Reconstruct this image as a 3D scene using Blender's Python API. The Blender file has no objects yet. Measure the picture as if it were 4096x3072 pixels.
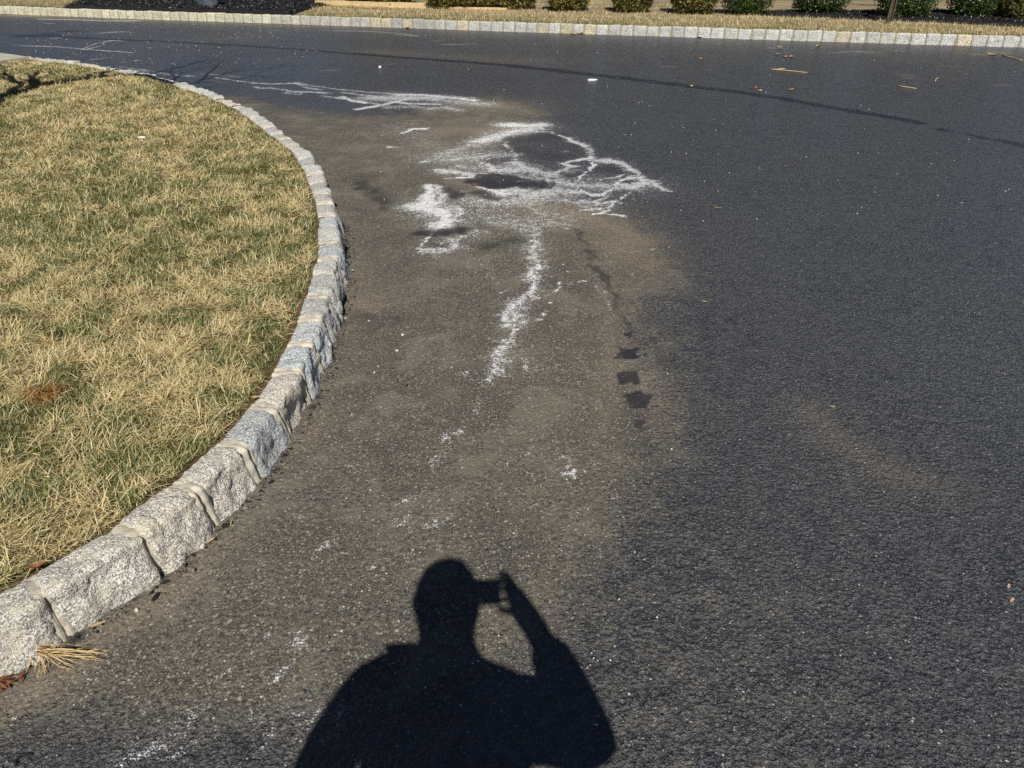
import bpy, math, random
import numpy as np
from mathutils import Vector, Matrix

# ------------------------------------------------------------------ camera, sky, sun, exposure
F, TH, H = 710.0, math.radians(32.0), 1.6          # focal length in px of a 1024 px wide frame, pitch, lens height
SUN = np.array([0.062, -1.4735, 1.6]); SUN /= np.linalg.norm(SUN)
sc = bpy.context.scene
COL = sc.collection
cd = bpy.data.cameras.new("camera"); cam = bpy.data.objects.new("camera", cd); COL.objects.link(cam)
cam.location = (0, 0, H); cam.rotation_euler = (math.pi / 2 - TH, 0, 0)
cd.sensor_width = 36.0; cd.lens = 36.0 * F / 1024.0; cd.clip_start = 0.02; cd.clip_end = 3000
sc.camera = cam
world = bpy.data.worlds.new("World"); sc.world = world; world.use_nodes = True
wn = world.node_tree; wn.nodes.clear()
sky = wn.nodes.new("ShaderNodeTexSky"); sky.sky_type = 'NISHITA'; sky.sun_disc = False
sky.sun_elevation = math.asin(SUN[2]); sky.sun_rotation = math.atan2(SUN[0], SUN[1])
sky.air_density = 0.42; sky.dust_density = 0.15; sky.ozone_density = 2.5      # very clear, dry early spring air
bg = wn.nodes.new("ShaderNodeBackground"); bg.inputs[1].default_value = 0.05
wo = wn.nodes.new("ShaderNodeOutputWorld")
wn.links.new(sky.outputs[0], bg.inputs[0]); wn.links.new(bg.outputs[0], wo.inputs[0])
sl = bpy.data.lights.new("sun", 'SUN'); sl.energy = 5.0; sl.angle = math.radians(0.53); sl.color = (1.0, 0.95, 0.86)
so = bpy.data.objects.new("sun", sl); COL.objects.link(so); so.location = (0, -5, 12)
so.rotation_euler = Vector(-SUN).to_track_quat('-Z', 'Y').to_euler()
vs = sc.view_settings; vs.view_transform = 'Standard'; vs.look = 'None'; vs.exposure = 0.0; vs.gamma = 1.0; vs.use_curve_mapping = False
sc.cycles.use_denoising = False; sc.cycles.max_bounces = 5; sc.cycles.diffuse_bounces = 2; sc.cycles.glossy_bounces = 2; sc.cycles.transmission_bounces = 2

rng = np.random.default_rng(7)
random.seed(7)

# ------------------------------------------------------------------ helpers
def g(x, y, z=0.0):
    """pixel of the 4096 x 3072 photograph -> point on the level plane at height z"""
    u = (x / 4.0 - 512) / F; v = (y / 4.0 - 384) / F
    t = (H - z) / (math.sin(TH) + v * math.cos(TH))
    return np.array([t * u, t * (math.cos(TH) - v * math.sin(TH))])

def g3(x, y, z=0.0):
    p = g(x, y, z); return Vector((p[0], p[1], z))

def _hash(i, j, k, seed):
    n = (i.astype(np.int64) * 374761393 + j.astype(np.int64) * 668265263 + k.astype(np.int64) * 2147483647 + seed * 1274126177) & 0x7fffffff
    n = ((n ^ (n >> 13)) * 1274126177) & 0x7fffffff
    n = ((n ^ (n >> 16)) * 668265263) & 0x7fffffff
    return ((n ^ (n >> 15)) & 0xffffff) / float(0xffffff)

def vnoise(P, s, seed=0):
    P = np.asarray(P, float) * s
    if P.shape[1] == 2: P = np.c_[P, np.zeros(len(P))]
    I = np.floor(P); f = P - I; I = I.astype(np.int64); f = f * f * (3 - 2 * f)
    r = 0
    for a in (0, 1):
        for b in (0, 1):
            for c in (0, 1):
                w = (f[:, 0] if a else 1 - f[:, 0]) * (f[:, 1] if b else 1 - f[:, 1]) * (f[:, 2] if c else 1 - f[:, 2])
                r = r + w * _hash(I[:, 0] + a, I[:, 1] + b, I[:, 2] + c, seed)
    return r

def fbm(P, s, o=3, seed=0):
    r = 0; a = 1.0; t = 0
    for k in range(o):
        r = r + a * vnoise(P, s * 2.03 ** k, seed + 17 * k); t += a; a *= 0.5
    return r / t

def mesh_obj(name, V, Fc, mat=None, parent=None, smooth=False):
    me = bpy.data.meshes.new(name)
    me.from_pydata([tuple(map(float, v)) for v in V], [], [tuple(int(i) for i in f) for f in Fc])
    if smooth:
        me.polygons.foreach_set("use_smooth", [True] * len(me.polygons))
    me.update()
    if mat: me.materials.append(mat)
    o = bpy.data.objects.new(name, me); COL.objects.link(o)
    if parent: o.parent = parent
    return o

def np_mesh(name, V, loops, starts, mat, cols=None, smooth=False):
    me = bpy.data.meshes.new(name)
    me.vertices.add(len(V)); me.vertices.foreach_set("co", np.ascontiguousarray(V, np.float32).ravel())
    me.loops.add(len(loops)); me.loops.foreach_set("vertex_index", np.ascontiguousarray(loops, np.int32))
    me.polygons.add(len(starts)); me.polygons.foreach_set("loop_start", np.ascontiguousarray(starts, np.int32))
    me.update(calc_edges=True)
    if smooth: me.polygons.foreach_set("use_smooth", [True] * len(starts))
    if cols is not None:
        for nm, c in cols.items():
            at = me.attributes.new(nm, 'FLOAT_COLOR', 'POINT')
            at.data.foreach_set("color", np.ascontiguousarray(c, np.float32).ravel())
    me.materials.append(mat)
    o = bpy.data.objects.new(name, me); COL.objects.link(o)
    return o

def tag(o, label=None, cat=None, group=None, kind=None):
    if label: o["label"] = label
    if cat: o["category"] = cat
    if group: o["group"] = group
    if kind: o["kind"] = kind
    return o

def empty(name, loc=(0, 0, 0), rz=0.0):
    e = bpy.data.objects.new(name, None); COL.objects.link(e); e.location = loc; e.rotation_euler = (0, 0, rz)
    e.empty_display_size = 0.1
    return e

def inside(P, poly):
    x, y = P[:, 0], P[:, 1]; r = np.zeros(len(P), bool); n = len(poly)
    for i in range(n):
        x1, y1 = poly[i]; x2, y2 = poly[(i + 1) % n]
        if y1 == y2: continue
        c = ((y1 > y) != (y2 > y)) & (x < (x2 - x1) * (y - y1) / (y2 - y1) + x1)
        r ^= c
    return r

def seg_dist(P, a, b):
    d = b - a; L = max(d @ d, 1e-12)
    t = np.clip(((P - a) @ d) / L, 0, 1)
    return np.linalg.norm(P - (a + t[:, None] * d), axis=1), t

def tube(pts, radii, n=6, cap=True):
    pts = [Vector(p) for p in pts]; V = []; Fc = []
    for i, p in enumerate(pts):
        t = (pts[min(i + 1, len(pts) - 1)] - pts[max(i - 1, 0)]).normalized()
        a = t.orthogonal().normalized() if i == 0 else (a - t * a.dot(t)).normalized()
        b = t.cross(a)
        for k in range(n):
            w = 2 * math.pi * k / n
            V.append(p + (a * math.cos(w) + b * math.sin(w)) * radii[i])
    for i in range(len(pts) - 1):
        for k in range(n):
            Fc.append((i * n + k, i * n + (k + 1) % n, (i + 1) * n + (k + 1) % n, (i + 1) * n + k))
    if cap:
        Fc.append(tuple(range(n - 1, -1, -1))); Fc.append(tuple((len(pts) - 1) * n + k for k in range(n)))
    return V, Fc

class MB:
    def __init__(s): s.V = []; s.F = []
    def add(s, V, Fc):
        k = len(s.V); s.V += list(V); s.F += [tuple(i + k for i in f) for f in Fc]
    def obj(s, name, mat, parent=None, smooth=False): return mesh_obj(name, s.V, s.F, mat, parent, smooth)

# ------------------------------------------------------------------ materials
class NT:
    def __init__(s, name):
        s.m = bpy.data.materials.new(name); s.m.use_nodes = True
        s.t = s.m.node_tree; s.t.nodes.clear(); s.out = s.n("ShaderNodeOutputMaterial")
    def n(s, typ, **kw):
        nd = s.t.nodes.new(typ)
        for k, v in kw.items(): setattr(nd, k, v)
        return nd
    def put(s, sock, v):
        if isinstance(v, bpy.types.NodeSocket): s.t.links.new(v, sock)
        elif v is not None: sock.default_value = v
    def coord(s, which="Object"): return s.n("ShaderNodeTexCoord").outputs[which]
    def pos(s): return s.n("ShaderNodeNewGeometry").outputs["Position"]
    def noise(s, vec, scale, detail=3, rough=0.55, dist=0.0):
        nd = s.n("ShaderNodeTexNoise"); s.put(nd.inputs["Vector"], vec)
        nd.inputs["Scale"].default_value = scale; nd.inputs["Detail"].default_value = detail
        nd.inputs["Roughness"].default_value = rough; nd.inputs["Distortion"].default_value = dist
        return nd.outputs["Fac"]
    def voro(s, vec, scale, feature='F1', smooth=None, rand=1.0):
        nd = s.n("ShaderNodeTexVoronoi", feature=feature); s.put(nd.inputs["Vector"], vec)
        nd.inputs["Scale"].default_value = scale; nd.inputs["Randomness"].default_value = rand
        if smooth is not None: nd.inputs["Smoothness"].default_value = smooth
        return nd
    def math(s, op, a, b=None, c=None, clamp=False):
        nd = s.n("ShaderNodeMath", operation=op, use_clamp=clamp)
        s.put(nd.inputs[0], a); s.put(nd.inputs[1], b)
        if c is not None: s.put(nd.inputs[2], c)
        return nd.outputs[0]
    def ramp(s, v, a, b, lo=0.0, hi=1.0):
        nd = s.n("ShaderNodeMapRange", interpolation_type='SMOOTHSTEP'); s.put(nd.inputs[0], v)
        nd.inputs[1].default_value = a; nd.inputs[2].default_value = b; nd.inputs[3].default_value = lo; nd.inputs[4].default_value = hi
        return nd.outputs[0]
    def mix(s, f, a, b, mode='MIX'):
        nd = s.n("ShaderNodeMix", data_type='RGBA', blend_type=mode)
        s.put(nd.inputs[0], f)
        for sk, v in ((nd.inputs[6], a), (nd.inputs[7], b)):
            if isinstance(v, tuple) and len(v) == 3: v = (*v, 1)
            s.put(sk, v)
        return nd.outputs[2]
    def bump(s, h, strength, dist, normal=None):
        nd = s.n("ShaderNodeBump"); s.put(nd.inputs["Height"], h)
        nd.inputs["Strength"].default_value = strength; nd.inputs["Distance"].default_value = dist
        if normal is not None: s.put(nd.inputs["Normal"], normal)
        return nd.outputs[0]
    def principled(s, col, rough=0.8, normal=None, spec=0.3, metal=0.0):
        nd = s.n("ShaderNodeBsdfPrincipled")
        if isinstance(col, tuple) and len(col) == 3: col = (*col, 1)
        s.put(nd.inputs["Base Color"], col); s.put(nd.inputs["Roughness"], rough)
        s.put(nd.inputs["Specular IOR Level"], spec); s.put(nd.inputs["Metallic"], metal)
        if normal is not None: s.put(nd.inputs["Normal"], normal)
        s.t.links.new(nd.outputs[0], s.out.inputs[0]); return nd
    def attr(s, name):
        nd = s.n("ShaderNodeAttribute", attribute_name=name); return nd

def asphalt_mat():
    s = NT("asphalt"); p = s.pos()
    a = s.attr("mask"); sep = s.n("ShaderNodeSeparateColor"); s.put(sep.inputs[0], a.outputs["Color"])
    white, wear, tan = sep.outputs[0], sep.outputs[1], sep.outputs[2]; dark = a.outputs["Alpha"]
    nL = s.noise(p, 1.6, 3); nM = s.noise(p, 9, 4, 0.62); nF = s.noise(p, 60, 3, 0.7); nG = s.noise(p, 210, 2, 0.7)
    cen = lambda n, k: s.math('MULTIPLY', s.math('SUBTRACT', n, 0.5), k)
    # relief: rounded aggregate
    warp = s.n("ShaderNodeVectorMath", operation='ADD'); s.put(warp.inputs[0], p)
    wv = s.n("ShaderNodeTexNoise"); s.put(wv.inputs["Vector"], p); wv.inputs["Scale"].default_value = 140; wv.inputs["Detail"].default_value = 1
    wsub = s.n("ShaderNodeVectorMath", operation='SCALE'); s.put(wsub.inputs[0], wv.outputs["Color"]); wsub.inputs["Scale"].default_value = 0.008
    s.put(warp.inputs[1], wsub.outputs[0])
    v1 = s.voro(warp.outputs[0], 78, 'F1')
    hgt = s.math('ADD', s.math('MULTIPLY', v1.outputs["Distance"], -0.8), s.math('MULTIPLY', nF, 1.3))
    v2 = s.voro(warp.outputs[0], 165, 'F1'); hgt = s.math('ADD', hgt, s.math('MULTIPLY', v2.outputs["Distance"], -0.38))
    hgt = s.math('ADD', hgt, s.math('MULTIPLY', s.noise(p, 26, 2, 0.6), 1.1)); hgt = s.math('ADD', hgt, s.math('MULTIPLY', nG, 0.5))
    peak = s.ramp(hgt, 0.68, 1.22)
    # sealed surface: tar film, thinner on the tops of the stones
    sealed = s.mix(s.ramp(nL, 0.40, 0.62), (0.027, 0.029, 0.036), (0.039, 0.041, 0.048))
    sealed = s.mix(s.ramp(nM, 0.42, 0.62), sealed, (0.047, 0.049, 0.055))
    sealed = s.mix(s.math('MULTIPLY', peak, 0.8), sealed, (0.108, 0.112, 0.121))
    sealed = s.mix(s.ramp(nG, 0.60, 0.70), sealed, (0.19, 0.19, 0.19))  # fine pale grains painted in for glints of sun
    # bare, weathered surface
    worn = s.mix(s.ramp(nF, 0.38, 0.60), (0.033, 0.031, 0.028), (0.125, 0.110, 0.088))
    worn = s.mix(s.math('MULTIPLY', s.ramp(nM, 0.44, 0.60), 0.62), worn, (0.052, 0.048, 0.043))
    nP = s.noise(p, 3.4, 5, 0.68, 0.6)
    worn = s.mix(s.math('MULTIPLY', s.ramp(nP, 0.50, 0.62), 0.65), worn, (0.165, 0.147, 0.118))
    worn = s.mix(s.math('MULTIPLY', s.ramp(nP, 0.47, 0.38), 0.60), worn, (0.040, 0.038, 0.036))
    worn = s.mix(s.ramp(nG, 0.50, 0.64), worn, (0.215, 0.195, 0.160))
    wf = s.ramp(s.math('ADD', wear, s.math('ADD', cen(nM, 0.9), cen(nF, 0.9))), 0.10, 0.80)
    col = s.mix(wf, sealed, worn)
    # dust
    tj = s.math('MULTIPLY', tan, s.ramp(s.math('ADD', s.math('MULTIPLY', nF, 0.6), s.math('MULTIPLY', nG, 0.5)), 0.45, 0.64, 0.3, 1.0), clamp=True)
    col = s.mix(tj, col, (0.215, 0.178, 0.130))
    # exposed stone chips of uneven outline, plus specks painted as sun sparkle
    def chips_or_glints(scale, keep, size, k=0.5):
        v = s.voro(warp.outputs[0], scale); sc_ = s.n("ShaderNodeSeparateColor"); s.put(sc_.inputs[0], v.outputs["Color"])
        dd = s.math('ADD', v.outputs["Distance"], cen(nG, k))
        return s.math('MULTIPLY', s.ramp(sc_.outputs[0], keep, keep + 0.02), s.ramp(dd, size, size * 0.75)), sc_.outputs[1]
    c1, r1 = chips_or_glints(105, 0.70, 0.44); c3, r3 = chips_or_glints(58, 0.91, 0.36)
    amt = s.math('ADD', s.math('MULTIPLY', wf, 0.90), 0.10)
    col = s.mix(s.math('MULTIPLY', c1, amt), col, s.mix(r1, (0.10, 0.09, 0.075), (0.37, 0.335, 0.27)))
    col = s.mix(s.math('MULTIPLY', c3, s.math('MULTIPLY', wf, 0.8)), col, s.mix(r3, (0.15, 0.13, 0.10), (0.40, 0.345, 0.265)))
    glint, glint_r = chips_or_glints(140, 0.93, 0.40, 0.4)
    col = s.mix(s.math('MULTIPLY', glint, s.math('MULTIPLY', glint_r, 0.95)), col, (0.56, 0.55, 0.52))  # sparkle of sunlit facets put into the colour as bright specks
    # fresh sealer / tyre marks
    dj = s.ramp(s.math('ADD', dark, s.math('ADD', cen(nF, 1.9), cen(nM, 1.2))), 0.28, 0.72)
    col = s.mix(s.math('MULTIPLY', dj, s.ramp(dark, 0.25, 0.9, 0.35, 0.95)), col, (0.0145, 0.015, 0.021))
    # salt bloom, crusted on the high grains
    nW = s.noise(p, 21, 5, 0.72)
    e = s.math('ADD', s.math('MULTIPLY', white, 1.06), s.math('ADD', cen(nW, 1.5), cen(nF, 1.5)))
    e = s.math('ADD', e, cen(nG, 2.2)); e = s.math('SUBTRACT', e, s.math('MULTIPLY', s.ramp(dark, 0.25, 0.7), 0.45))
    gate = s.ramp(white, 0.02, 0.16)
    wm = s.math('MULTIPLY', s.ramp(e, 0.46, 0.84), gate)
    haze = s.math('MULTIPLY', s.ramp(white, 0.04, 0.8), 0.12)
    col = s.mix(haze, col, (0.40, 0.40, 0.41))
    col = s.mix(s.math('MULTIPLY', wm, 0.95), col, (0.80, 0.81, 0.83))
    bs = s.n("ShaderNodeBump"); s.put(bs.inputs["Height"], hgt); bs.inputs["Distance"].default_value = 0.0092
    s.put(bs.inputs["Strength"], s.ramp(wf, 0.0, 1.0, 1.0, 0.50))
    rough = s.math('ADD', s.ramp(wf, 0.0, 1.0, 0.30, 0.8), s.math('MULTIPLY', wm, 0.3))
    s.principled(col, rough, bs.outputs[0], spec=0.42)
    return s.m

def granite_mat(name, far=False):
    s = NT(name); p = s.coord("Object"); oi = s.n("ShaderNodeObjectInfo")
    off = s.n("ShaderNodeVectorMath", operation='ADD'); s.put(off.inputs[0], p)
    cmb = s.n("ShaderNodeCombineXYZ"); s.put(cmb.inputs[0], s.math('MULTIPLY', oi.outputs["Random"], 37.0)); s.put(off.inputs[1], cmb.outputs[0])
    P = off.outputs[0]
    k = 0.5 if far else 1.0
    n1 = s.noise(P, 165 * k, 3, 0.72); n2 = s.noise(P, 260 * k, 2, 0.6); nb = s.noise(P, 13, 4, 0.6); nd = s.noise(P, 38, 4, 0.6)
    col = s.mix(s.ramp(n1, 0.40, 0.56), (0.235, 0.245, 0.25), (0.82, 0.82, 0.78))
    col = s.mix(s.math('MULTIPLY', s.ramp(n2, 0.57, 0.64), 0.85), col, (0.075, 0.095, 0.115))
    col = s.mix(s.math('MULTIPLY', s.ramp(nd, 0.5, 0.7), 0.45), col, (0.62, 0.62, 0.59))
    col = s.mix(s.math('MULTIPLY', s.ramp(nb, 0.46, 0.68), 0.5), col, (0.62, 0.60, 0.47))
    col = s.mix(1.0, col, oi.outputs["Color"], 'MULTIPLY')
    hgt = s.math('ADD', s.math('MULTIPLY', s.noise(P, 45, 5, 0.65), 1.0), s.math('MULTIPLY', s.noise(P, 170, 3, 0.6), 0.35))
    s.principled(col, 0.82, s.bump(hgt, 0.9, 0.020), spec=0.25)
    return s.m

def simple_mat(name, c1, c2, scale=20, detail=4, rough=0.85, bump=0.3, dist=0.004, spec=0.2, obj=True):
    s = NT(name); p = s.coord("Object") if obj else s.pos()
    n = s.noise(p, scale, detail, 0.62); n2 = s.noise(p, scale * 4.3, 3, 0.6)
    f = s.ramp(s.math('ADD', s.math('MULTIPLY', n, 0.65), s.math('MULTIPLY', n2, 0.35)), 0.36, 0.64)
    s.principled(s.mix(f, c1, c2), rough, s.bump(s.math('ADD', n, n2), bump, dist), spec)
    return s.m

def blade_mat(name, trans=0.25):
    s = NT(name); a = s.attr("col")
    d = s.n("ShaderNodeBsdfDiffuse"); t = s.n("ShaderNodeBsdfTranslucent"); m = s.n("ShaderNodeMixShader")
    gl = s.n("ShaderNodeBsdfGlossy"); gl.inputs["Roughness"].default_value = 0.45; gl.inputs[0].default_value = (1, 1, 1, 1)
    s.put(d.inputs[0], a.outputs["Color"]); s.put(t.inputs[0], a.outputs["Color"]); m.inputs[0].default_value = trans
    s.put(m.inputs[1], d.outputs[0]); s.put(m.inputs[2], t.outputs[0])
    m2 = s.n("ShaderNodeMixShader"); m2.inputs[0].default_value = 0.03
    s.put(m2.inputs[1], m.outputs[0]); s.put(m2.inputs[2], gl.outputs[0])
    s.put(s.out.inputs[0], m2.outputs[0]); return s.m

def soil_mat():
    s = NT("lawn_soil"); p = s.pos()
    n = s.noise(p, 8, 5, 0.6); f = s.noise(p, 120, 4, 0.7); st = s.noise(p, 45, 3, 0.6)
    col = s.mix(s.ramp(f, 0.35, 0.68), (0.055, 0.034, 0.020), (0.21, 0.125, 0.065))
    col = s.mix(s.math('MULTIPLY', s.ramp(n, 0.4, 0.65), 0.5), col, (0.16, 0.145, 0.075))
    s.principled(col, 0.95, s.bump(s.math('ADD', f, st), 0.7, 0.008), 0.1); return s.m

def field_mat():
    s = NT("dormant_field"); p = s.pos()
    mp = s.n("ShaderNodeMapping"); s.put(mp.inputs[0], p); mp.inputs["Scale"].default_value = (0.6, 2.4, 1)
    n = s.noise(mp.outputs[0], 1.2, 5, 0.65); f = s.noise(p, 28, 4, 0.7); gL = s.noise(p, 0.55, 3, 0.5)
    col = s.mix(s.ramp(n, 0.36, 0.66), (0.21, 0.165, 0.10), (0.44, 0.355, 0.225))
    col = s.mix(s.math('MULTIPLY', s.ramp(f, 0.42, 0.62), 0.5), col, (0.16, 0.13, 0.075))
    col = s.mix(s.math('MULTIPLY', s.ramp(gL, 0.52, 0.66), 0.6), col, (0.15, 0.16, 0.07))
    s.principled(col, 0.95, s.bump(f, 0.6, 0.02), 0.1); return s.m

def mortar_mat():
    s = NT("mortar"); p = s.coord("Object"); oi = s.n("ShaderNodeObjectInfo")
    n = s.noise(p, 30, 4, 0.6); f = s.noise(p, 300, 3, 0.6)
    col = s.mix(s.ramp(n, 0.35, 0.7), (0.50, 0.46, 0.37), (0.70, 0.65, 0.54))
    col = s.mix(s.math('MULTIPLY', s.ramp(f, 0.5, 0.75), 0.35), col, (0.36, 0.33, 0.27))
    col = s.mix(1.0, col, oi.outputs["Color"], 'MULTIPLY')
    s.principled(col, 0.92, s.bump(s.math('ADD', n, s.math('MULTIPLY', f, 0.6)), 0.8, 0.008), 0.15); return s.m

M = {}
M['asphalt'] = asphalt_mat(); M['granite'] = granite_mat("granite"); M['granite_far'] = granite_mat("granite_weathered", True)
M['mortar'] = mortar_mat(); M['soil'] = soil_mat(); M['field'] = field_mat(); M['blade'] = blade_mat("grass_blade")
M['leafy'] = blade_mat("shrub_leaf", 0.2)
M['mulch'] = simple_mat("mulch", (0.006, 0.006, 0.007), (0.026, 0.023, 0.023), 55, 4, 0.8, 0.9, 0.03, 0.4, False)
M['concrete'] = simple_mat("concrete", (0.36, 0.34, 0.28), (0.50, 0.47, 0.39), 14, 5, 0.9, 0.3, 0.004, 0.2)
M['lumber'] = simple_mat("lumber", (0.60, 0.43, 0.22), (0.76, 0.58, 0.34), 9, 4, 0.7, 0.2, 0.003, 0.25)
M['weathered'] = simple_mat("weathered_wood", (0.045, 0.035, 0.028), (0.115, 0.09, 0.07), 25, 4, 0.85, 0.6, 0.004)
M['bark'] = simple_mat("bark", (0.055, 0.045, 0.037), (0.145, 0.12, 0.10), 30, 5, 0.9, 0.9, 0.012)
M['fieldstone'] = simple_mat("fieldstone", (0.40, 0.26, 0.12), (0.58, 0.47, 0.32), 7, 4, 0.85, 0.6, 0.02)
M['palestone'] = simple_mat("pale_stone", (0.34, 0.33, 0.24), (0.55, 0.53, 0.43), 9, 4, 0.85, 0.6, 0.02)
M['shaded_bluestone'] = simple_mat("shaded_blue_stone", (0.055, 0.068, 0.085), (0.12, 0.14, 0.165), 6, 4, 0.75, 0.4, 0.02)  # dark blue-grey includes the shade the boulder stands in
M['leaf_brown'] = simple_mat("dead_leaf_brown", (0.20, 0.085, 0.045), (0.34, 0.17, 0.09), 60, 3, 0.75, 0.4, 0.002)
M['leaf_tan'] = simple_mat("dead_leaf_tan", (0.42, 0.29, 0.15), (0.60, 0.45, 0.27), 60, 3, 0.75, 0.4, 0.002)
M['leaf_orange'] = simple_mat("dead_leaf_orange", (0.42, 0.17, 0.06), (0.55, 0.27, 0.11), 60, 3, 0.75, 0.4, 0.002)
M['straw'] = simple_mat("straw", (0.50, 0.35, 0.16), (0.70, 0.53, 0.28), 80, 3, 0.7, 0.2, 0.001)
M['root'] = simple_mat("red_root", (0.13, 0.05, 0.03), (0.22, 0.10, 0.055), 80, 3, 0.8, 0.4, 0.002)
M['barkchip'] = simple_mat("dark_bark_chip", (0.012, 0.011, 0.011), (0.035, 0.031, 0.029), 70, 4, 0.8, 0.6, 0.003)
M['pebble'] = simple_mat("pale_pebble", (0.50, 0.47, 0.40), (0.72, 0.69, 0.62), 90, 3, 0.7, 0.3, 0.002)
M['white_scrap'] = simple_mat("white_scrap", (0.70, 0.70, 0.66), (0.82, 0.81, 0.78), 50, 3, 0.6, 0.2, 0.002)
M['skin'] = simple_mat("skin", (0.42, 0.25, 0.18), (0.50, 0.31, 0.23), 30, 3, 0.6, 0.1, 0.001)
M['jacket'] = simple_mat("jacket_cloth", (0.035, 0.04, 0.055), (0.055, 0.06, 0.08), 40, 4, 0.9, 0.3, 0.003)
M['trousers'] = simple_mat("trouser_cloth", (0.05, 0.05, 0.055), (0.08, 0.08, 0.085), 40, 4, 0.9, 0.3, 0.003)
M['hair'] = simple_mat("dark_hair", (0.012, 0.009, 0.007), (0.03, 0.022, 0.016), 120, 3, 0.6, 0.5, 0.003)
M['black_plastic'] = simple_mat("black_plastic", (0.012, 0.012, 0.013), (0.02, 0.02, 0.021), 40, 2, 0.35, 0.05, 0.001, 0.5)
M['lens'] = simple_mat("lens_glass", (0.004, 0.004, 0.006), (0.01, 0.01, 0.014), 40, 2, 0.08, 0.0, 0.001, 0.6)

# ------------------------------------------------------------------ kerb lines
def smooth_curve(pts, step=0.02, passes=40):
    pts = np.array(pts, float)
    d = np.r_[0, np.cumsum(np.linalg.norm(np.diff(pts, axis=0), axis=1))]
    s = np.arange(0, d[-1], step)
    c = np.c_[np.interp(s, d, pts[:, 0]), np.interp(s, d, pts[:, 1])]
    for _ in range(passes):
        c[1:-1] = 0.25 * c[:-2] + 0.5 * c[1:-1] + 0.25 * c[2:]
    return c

def arclen(c): return np.r_[0, np.cumsum(np.linalg.norm(np.diff(c, axis=0), axis=1))]

ISL = smooth_curve([(-9, -0.75), (-6, -0.6), (-4, -0.35), (-2.7, 0.12), (-1.8, 0.68), (-1.302, 1.129), (-1.154, 1.293), (-1.017, 1.498),
    (-0.937, 1.684), (-0.857, 1.934), (-0.817, 2.18), (-0.803, 2.43), (-0.808, 2.68), (-0.83, 2.94), (-0.872, 3.4), (-0.925, 3.75), (-1.02, 4.16), (-1.115, 4.53),
    (-1.25, 4.93), (-1.39, 5.33), (-1.60, 5.86), (-1.76, 6.17), (-2.27, 7.03), (-2.70, 7.75), (-3.48, 8.72), (-4.44, 9.69), (-5.07, 10.2),
    (-6.08, 10.92), (-7.02, 11.4), (-7.68, 11.73), (-10, 12.75), (-13, 13.9)], 0.02, 60)
FAR = smooth_curve([(-20, 23.6), (-16.5, 21.9), (-13.16, 20.52), (-9.49, 19.2), (-5.88, 18.12), (0, 16.27), (4.85, 14.85), (7.04, 14.24), (9.01, 13.72), (13, 12.75), (20, 11.2)], 0.05, 200)
HI, HF = 0.15, 0.175                        # exposed height of the island kerb and of the far kerb

def offset(c, d):
    t = np.gradient(c, axis=0); t /= np.linalg.norm(t, axis=1)[:, None]
    return c + d * np.c_[-t[:, 1], t[:, 0]]

ISL_IN = offset(ISL, 0.145)                 # the back edge of the stones, where the lawn begins
FAR_IN = offset(FAR, 0.14)
isl_poly = np.vstack([ISL_IN[::6], [(-30, 16), (-30, -0.75)]])
isl_out = np.vstack([offset(ISL, 0.07)[::6], [(-30, 16), (-30, -0.75)]])

# ------------------------------------------------------------------ ground sheets
def sheet(name, poly, z, mat, label=None):
    return tag(mesh_obj(name, [(p[0], p[1], z) for p in poly], [tuple(range(len(poly)))], mat), kind="structure", label=label)

sheet("ground", [(-900, -900), (900, -900), (900, 900), (-900, 900)], -0.12, M['field'])

# --- the drive: one sheet whose mask layer holds wear, dust, sealer and salt bloom
WHITE, DARK, DUST = [], [], []
def cr(x0, y0, k, pts): return [(x0 + x * k, y0 + y * k) for x, y in pts]
def W(pts, w, i): WHITE.append((pts, w, i))
A = (1000, 300, .7087)
W(cr(*A, [(0, 42), (130, 52), (270, 45), (340, 60), (500, 80), (680, 98), (820, 105), (1050, 115), (1270, 130)]), 7, .55)
W(cr(*A, [(30, 68), (75, 75)]), 9, .6); W(cr(*A, [(110, 72), (190, 85), (260, 95), (350, 95), (440, 102)]), 8, .62)
W(cr(*A, [(250, 45), (330, 75), (400, 85)]), 8, .65); W(cr(*A, [(200, 100), (270, 110), (300, 90)]), 8, .62)
W(cr(*A, [(400, 118), (470, 128), (560, 142), (650, 155), (720, 165)]), 8, .6); W(cr(*A, [(510, 120), (570, 142), (650, 158)]), 13, .8)
W(cr(*A, [(610, 192), (690, 178), (760, 165), (830, 150), (900, 130)]), 12, .72)
W(cr(*A, [(520, 98), (640, 112), (760, 130), (870, 140)]), 9, .55)
W(cr(*A, [(680, 130), (830, 130), (950, 128), (1060, 132)]), 26, .66); W(cr(*A, [(830, 112), (960, 110), (1100, 125), (1270, 142)]), 11, .8)
W(cr(*A, [(1060, 140), (1270, 160), (1330, 165)]), 26, .5); W(cr(*A, [(720, 165), (800, 182), (900, 176), (1000, 190), (1090, 184), (1180, 198)]), 16, .5)
W(cr(*A, [(800, 150), (900, 162), (1060, 165)]), 10, .7)
W(cr(*A, [(855, 328), (910, 305), (985, 302)]), 9, .85); W(cr(*A, [(785, 405), (830, 408)]), 7, .6); W(cr(*A, [(980, 488), (1015, 486)]), 7, .5)
B = (1600, 450, .5254)
W(cr(*B, [(800, 95), (900, 95), (1000, 100), (1090, 95), (1085, 125)]), 20, .85); W(cr(*B, [(990, 130), (880, 145), (800, 165), (700, 190), (600, 220)]), 34, .74)
W(cr(*B, [(790, 220), (850, 280), (880, 320), (850, 370)]), 17, .72); W(cr(*B, [(540, 240), (420, 290), (300, 320), (250, 350)]), 34, .48)
W(cr(*B, [(880, 320), (700, 320), (520, 345), (380, 360)]), 22, .55); W(cr(*B, [(170, 375), (225, 368)]), 14, .6)
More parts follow.
